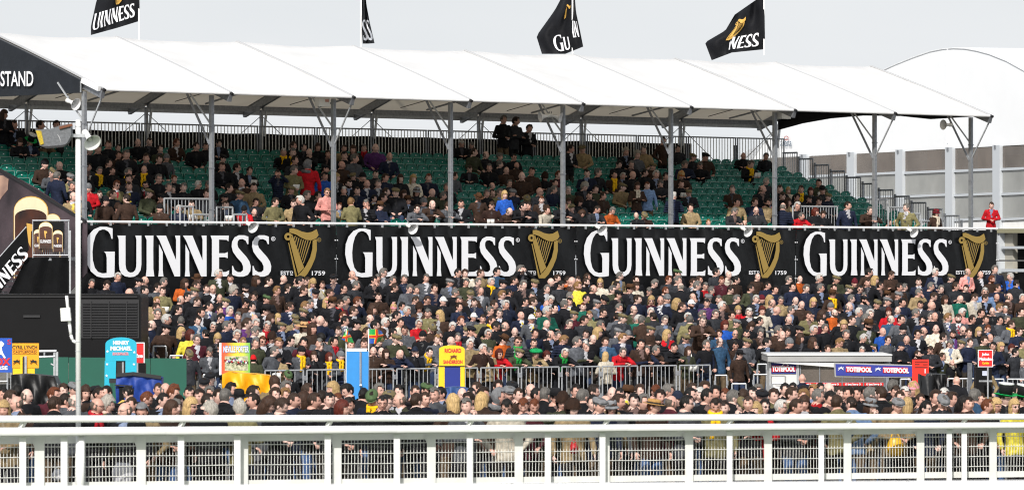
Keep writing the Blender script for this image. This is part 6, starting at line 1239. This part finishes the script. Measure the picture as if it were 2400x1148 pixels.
# choose the individually built ones: everyone who shows largest
def size(p):
    D = p['pos'][1]; s = FPX/D; vis = 1.0
    if p['z'] == 'F': vis = 1.5 if p['y'] > 925 else 1.15
    if p['z'] == 'R': vis = 3
    if p['z'] == 'T' and p['y'] > 790: vis = 1.25
    if p['z'] == 'U': vis = 1.45 if p['up'] else .9
    if 'fill' in p: vis *= .5
    if any(k in p['ex'] for k in 'yRGC!l') or p['j'] in 'rNypae': vis *= 1.12
    return s*vis
order = sorted(range(len(PEO)), key=lambda i: -size(PEO[i])); SOLO = set(order[:300])
ordn = ['', 'second ', 'third ', 'fourth ', 'fifth ', 'sixth ', 'seventh ', 'eighth ', 'ninth ', 'tenth ']
def pose_word(p):
    if p['pose'] == 'lean': return 'leaning on the rail'
    if p['pose'] == 'point': return 'leaning over and pointing'
    if p['pose'] == 'bino': return 'hands up at the eyes'
    if 'face' in p['pose']: return 'hand to the face'
    if p['back']: return 'back turned'
    if 'v' in p['ex']: return 'looking down'
    if p['pose'] == 'fold': return 'arms folded'
    if '>' in p['ex']: return 'facing right'
    if '<' in p['ex']: return 'facing left'
    return 'seated' if p['pose'].startswith('sit') else 'standing'
def look(p, full=True):
    ex = p['ex']; t = JN[p['j']]
    if p['h'] in HATS: t += ' and '+HATS[p['h']][2]
    if full:
        for k, n in (('y', 'yellow scarf'), ('R', 'red scarf'), ('G', 'green scarf'), ('C', 'cream scarf')):
            if k in ex: t += ', '+n
        if 's' in ex: t += ', sunglasses'
        elif 'x' in ex: t += ', glasses'
        if 't' in ex: t += ', tie'
    return t
def place_word(p):
    z = 'F' if p['z'] in 'FR' else p['z']; n = min(LM[z], key=lambda a: abs(a[0]-p['x'])); 
    if z == 'F': return 'front crowd, below the '+n[1]
    if z == 'T':
        if p['y'] > 806: f = min(LM['F'], key=lambda a: abs(a[0]-p['x'])); return 'terrace front, by the '+f[1] if p['c'] != 'Gtl' else 'terrace front barrier'
        return 'terrace, below the '+n[1]
    return ('stand, by the ' if 'post' in n[1] or 'pole' in n[1] or 'banner' in n[1] else 'stand, in the ')+n[1]
def wc(s): return len(s.split())
solo = sorted(SOLO, key=lambda i: PEO[i]['x'])
for i in solo: p = PEO[i]; p['lab'] = 'person in '+look(p)+', '+pose_word(p)+', '+place_word(p)
from collections import defaultdict
def dupes():
    d = defaultdict(list)
    for i in solo: d[PEO[i]['lab']].append(i)
    return [v for v in d.values() if len(v) > 1]
for grp in dupes():
    for i in grp:
        p = PEO[i]; nb = min((q for j, q in enumerate(PEO) if j != i and q['z'] == p['z'] and q['j'] != p['j'] and 'fill' not in q), key=lambda q: abs(q['x']-p['x'])+2*abs(q['y']-p['y'])); side = 'left' if p['x'] < nb['x'] else 'right'
        p['lab'] = 'person in '+look(p, False)+', '+side+' of one in '+JN[nb['j']]+', '+place_word(p)
for grp in dupes():
    ys = sorted(grp, key=lambda i: -PEO[i]['y'])
    for n, i in enumerate(ys): p = PEO[i]; p['lab'] = ordn[n]+'lowest person in '+look(p, False)+', '+place_word(p) if n else 'lowest person in '+look(p, False)+', '+place_word(p)
for grp in dupes():
    xs_ = sorted(grp, key=lambda i: PEO[i]['x'])
    for n, i in enumerate(xs_): p = PEO[i]; p['lab'] = (['first ']+ordn[1:])[min(n, 9)]+'from left in '+look(p, False)+', '+place_word(p)
def fit(l_):
    for cut in (', tie', ', glasses', 'front crowd, ', 'terrace front, ', 'terrace, ', ', standing', ', facing right', ', facing left', ', arms folded', 'stand, '):
        if wc(l_) <= 16: break
        l_ = l_.replace(cut, '')
    if wc(l_) > 16: l_ = l_.replace(' the ', ' ')
    return l_ if wc(l_) <= 16 else ' '.join(l_.split()[:16])
for i in solo: PEO[i]['lab'] = fit(PEO[i]['lab'])
for grp in dupes():
    xs_ = sorted(grp, key=lambda i: PEO[i]['x']); nm_ = ['leftmost'] + ordn[1:] if len(xs_) > 1 else ['']
    for n, i in enumerate(xs_): p = PEO[i]; p['lab'] = fit(('leftmost ' if n == 0 else ('rightmost ' if n == len(xs_)-1 else ordn[n]+'from left, '))+p['lab'])
GRP = {'F': 'people in the front crowd behind the white rails', 'R': 'people in the front crowd behind the white rails', 'T': 'people standing on the terrace', 'U': 'people in the covered stand'}
# build individuals
for i in solo:
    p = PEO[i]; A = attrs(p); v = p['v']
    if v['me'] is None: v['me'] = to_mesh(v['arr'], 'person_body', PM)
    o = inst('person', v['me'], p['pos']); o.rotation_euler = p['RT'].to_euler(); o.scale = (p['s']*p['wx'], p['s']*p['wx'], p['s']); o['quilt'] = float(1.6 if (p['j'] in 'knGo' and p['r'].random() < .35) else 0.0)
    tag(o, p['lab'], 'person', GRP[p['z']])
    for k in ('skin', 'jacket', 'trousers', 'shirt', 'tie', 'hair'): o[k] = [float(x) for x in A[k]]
    for nm, key, cols in outfit(p, A):
        it = item(key)
        if it['me'] is None: it['me'] = to_mesh(it['arr'], nm, PM)
        c = bpy.data.objects.new(nm, it['me']); COL.objects.link(c); c.parent = o
        if key[0] not in ('scarf', 'pack'): c.matrix_local = Matrix.Translation(v['hc'])@v['R']
        for k, x in cols.items(): c[k] = [float(y) for y in x]
    if 'h' in p['ex']:
        it = item(('paper',))
        if it['me'] is None: it['me'] = to_mesh(it['arr'], 'race_card', PM)
        hc = Vector((0, 0, 0)); R = Matrix.Rotation(math.radians(p['yaw']), 4, 'Z'); q = R@((v['handc']+V(0, -.09, .03))*p['s'])
        c = inst('race_card', it['me'], Vector(p['pos'])+q, math.radians(p['yaw'])); tag(c, fit('white race card held by person in '+look(p, False)+', '+place_word(p)), 'race card', 'race cards held in the crowd')
# the rest as one mass
Vs, Fs, Ms, Ts, nv = [], [], [], [], 0
def addc(arr, M4, cols):
    global nv
    v, f, m = arr; Mn = np.array(M4); Vs.append(v@Mn[:3, :3].T+Mn[:3, 3]); Fs.append(f+nv); Ms.append(m); nv += len(v)
    tb = np.zeros((len(SLOTS), 3)); 
    for k, x in cols.items():
        if k in SLOTS: tb[SLOTS.index(k)] = x
    Ts.append(tb[m])
for i, p in enumerate(PEO):
    if i in SOLO: continue
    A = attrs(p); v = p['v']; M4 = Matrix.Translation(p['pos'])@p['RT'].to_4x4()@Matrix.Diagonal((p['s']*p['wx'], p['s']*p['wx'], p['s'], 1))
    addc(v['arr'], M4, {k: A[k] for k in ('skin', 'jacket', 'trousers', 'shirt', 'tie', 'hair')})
    for nm, key, cols in outfit(p, A):
        L4 = M4 if key[0] in ('scarf', 'pack') else M4@Matrix.Translation(v['hc'])@v['R']; addc(item(key)['arr'], L4, cols)
    if 'h' in p['ex']: addc(item(('paper',))['arr'], M4@Matrix.Translation(v['handc']+V(0, -.09, .03)), {})
if Vs:
    arr = (np.concatenate(Vs), np.concatenate(Fs), np.concatenate(Ms)); T_ = np.concatenate(Ts)
    me = bpy.data.meshes.new('crowd'); v, f, m = arr; me.vertices.add(len(v)); me.vertices.foreach_set('co', v.astype(np.float32).ravel()); me.loops.add(len(f)*3); me.loops.foreach_set('vertex_index', f.astype(np.int32).ravel())
    me.polygons.add(len(f)); me.polygons.foreach_set('loop_start', np.arange(0, len(f)*3, 3, dtype=np.int32))
    for q in PMC: me.materials.append(q)
    me.polygons.foreach_set('material_index', m.astype(np.int32)); me.polygons.foreach_set('use_smooth', np.ones(len(f), dtype=bool)); me.update(calc_edges=True)
    at = me.attributes.new('tint', 'FLOAT_COLOR', 'CORNER'); at.data.foreach_set('color', np.repeat(np.concatenate([T_, np.ones((len(T_), 1))], 1), 3, axis=0).astype(np.float32).ravel())
    o = bpy.data.objects.new('crowd', me); COL.objects.link(o); tag(o, 'densely packed spectators on the terrace and in the stand', 'crowd', None, 'stuff')
print('PEOPLE', len(PEO), 'solo', len(solo), 'real', NREAL, 'crowd tris', sum(len(x) for x in Fs), 'badcost', sum(p['cost'] > 5 for p in PEO))
print('DUPES', len(dupes()))
# ================================================================== seats
def seat_meshes():
    M_seat = mat('green_plastic', '#0b7666', .4, 0, 0); M_seatd = mat('green_seat_pan', '#0a6255', .35); M_trim = mat('seat_edge', '#8fb0a8', .4)
    m = MB(); R = []
    def prof(w, z0, z1, hump, n=10): return [(-w, z0)]+[(-w+2*w*i/n, z1-hump+hump*math.sin(math.pi*i/n)**.6) for i in range(n+1)]+[(w, z0)]
    m.prism([(a, b) for a, b in prof(.215, .40, .85, .10)], lambda x, z, d: (x, d+.10*(z-.4)+.25*x*x, z), .0, .035, M_seat)
    for i in range(8):
        a, b = math.pi*i/8, math.pi*(i+1)/8; m.beam((-.2*math.cos(a), -.012+.04*1, .75+.1*math.sin(a)**.6), (-.2*math.cos(b), -.012+.04, .75+.1*math.sin(b)**.6), .02, .02, M_seat)
    m.box(-.02, .02, .02, .08, 0, .42, M_dark)
    back = m.build('stadium_seat', mesh_only=True)
    m = MB(); pts = [(-.20, .44), (-.205, .62), (-.185, .685), (.185, .685), (.205, .62), (.20, .44), (.15, .38), (-.15, .38)]
    m.prism(pts, lambda x, z, d: (x, d-.02-.10*(z-.4), z), -.05, -.015, M_seatd)
    for (a, b) in zip(pts, pts[1:]+pts[:1]): m.beam((a[0], -.075-.1*(a[1]-.4), a[1]), (b[0], -.075-.1*(b[1]-.4), b[1]), .012, .014, M_trim)
    pan = m.build('seat_pan', mesh_only=True)
    m = MB(); m.prism(circ(0, .775, .018, 8), lambda x, z, d: (x, .028+d, z), -.02, .0, M_letter); plate = m.build('number_plate', mesh_only=True)
    return back, pan, plate
sb, spn, spl = seat_meshes(); seats = []
gang = [(-1, -1)]
for j in range(11):
    v = rowv(j); n = int(35.6/.475)
    for i in range(n):
        u = .35+i*.475
        if 12.9 < u < 13.9 and j < 9: continue      # gangways
        if 31.9 < u < 32.8 and j < 7: continue
        if j < 2 and (5.5 < u < 9.3 or 29.8 < u < 32.6): continue
        if j == 10 and False: continue
        seats.append((j, u, v))
rown = ['front', 'second', 'third', 'fourth', 'fifth', 'sixth', 'seventh', 'eighth', 'ninth', 'tenth', 'top']
occ = [(p['pos'][0], p['pos'][1], p['pose'].startswith('sit')) for p in PEO if p['z'] == 'U']
bayn = ['first', 'second', 'third', 'fourth', 'fifth', 'sixth', 'seventh', 'eighth']
def seat_vis(s):
    j, u, v = s; q = S(u, v, 0); hid = sum(1 for a, b, c in occ if abs(a-q.x+(b-q.y)*0) < .45 and -1.6 < (b-q.y) < .4); return FPX/q.y*(1.0 if not hid else .6)
seats.sort(key=lambda s: -seat_vis(s))
for s in seats[:300]:
    j, u, v = s; o = inst('stadium_seat', sb, S(u, v, rowz(j)), TH); k = min(7, int(u/BAY))
    tag(o, 'green plastic tip-up seat, %s row from the walkway, %s roof bay' % (rown[j], bayn[k]), 'seat', 'green seats, %s row, %s roof bay' % (rown[j], bayn[k]))
    inst('seat_pan', spn, parent=o); inst('number_plate', spl, parent=o)
def me_arr(me):
    v = np.array([tuple(q.co) for q in me.vertices]); fs = [tuple(p.vertices) for p in me.polygons]; ms = [p.material_index for p in me.polygons]; return v, fs, ms, list(me.materials)
mm = MB(); parts_ = [me_arr(x) for x in (sb, spn, spl)]
for j, u, v in seats[300:]:
    R = Matrix.Rotation(TH, 3, 'Z'); Rn = np.array(R); b = np.array(S(u, v, rowz(j)))
    for vv, fs, ms, mats_ in parts_:
        w_ = vv@Rn.T+b; base = len(mm.v); mm.v += [tuple(x) for x in w_]; mm.f += [[base+i for i in f] for f in fs]; mm.m += [mm.mi(mats_[k]) for k in ms]
o = mm.build('stadium_seats'); tag(o, 'further rows of green plastic tip-up seats in the covered stand', 'seats', None, 'stuff')

# things seen through the wire mesh
def bag(px, py, w_, h_, off, m_, name, lab, cat, handle=True):
    c = fpt(px, py, off); o = empty(name, c, lab, cat); k = c.y/FPX; rx, rz = w_*k/2, h_*k/2; m = MB(); R = []
    for t in (-1, -.85, -.4, .2, .7, .95): f_ = (1-abs(t)**3*.45)*(1 if t < .5 else .9); R.append([c+V(rx*f_*math.copysign(abs(math.cos(a))**.7, math.cos(a)), .09*math.sin(a)*f_, rz*t+.01*math.sin(a*3)) for a in [6.283*i/18 for i in range(18)]])
    m.rings(R, m_); m.build('bag_body', o, True)
    if handle:
        m = MB(); pts = [c+V(rx*.5*math.cos(a), 0, rz*.9+rz*.6*math.sin(a)) for a in [math.pi*i/8 for i in range(9)]]
        for a, b in zip(pts, pts[1:]): m.tube(a, b, .012, m_, 6)
        m.build('bag_handle', o)
bag(2098, 1046, 38, 44, .45, mat('yellow_leather', '#d9a81c', .4, 0, 8, .1), 'handbag', 'bright yellow handbag seen through the wire mesh at the right', 'bag')
bag(288, 1108, 52, 50, .5, mat('white_polythene', '#b9b9c0', .4, 0, 5, .12, .5, 9), 'carrier_bag', 'white carrier bag seen through the wire mesh right of the tall pole', 'bag', False)
bag(138, 1112, 32, 26, .5, mat('white_polythene', '#c9c9c4'), 'white_pouch', 'small white bag seen through the wire mesh left of the tall pole', 'bag')
bag(1345, 1050, 20, 24, .45, mat('red_vinyl', '#b0121c', .5), 'red_bag', 'small red bag seen through the wire mesh near the middle', 'bag')
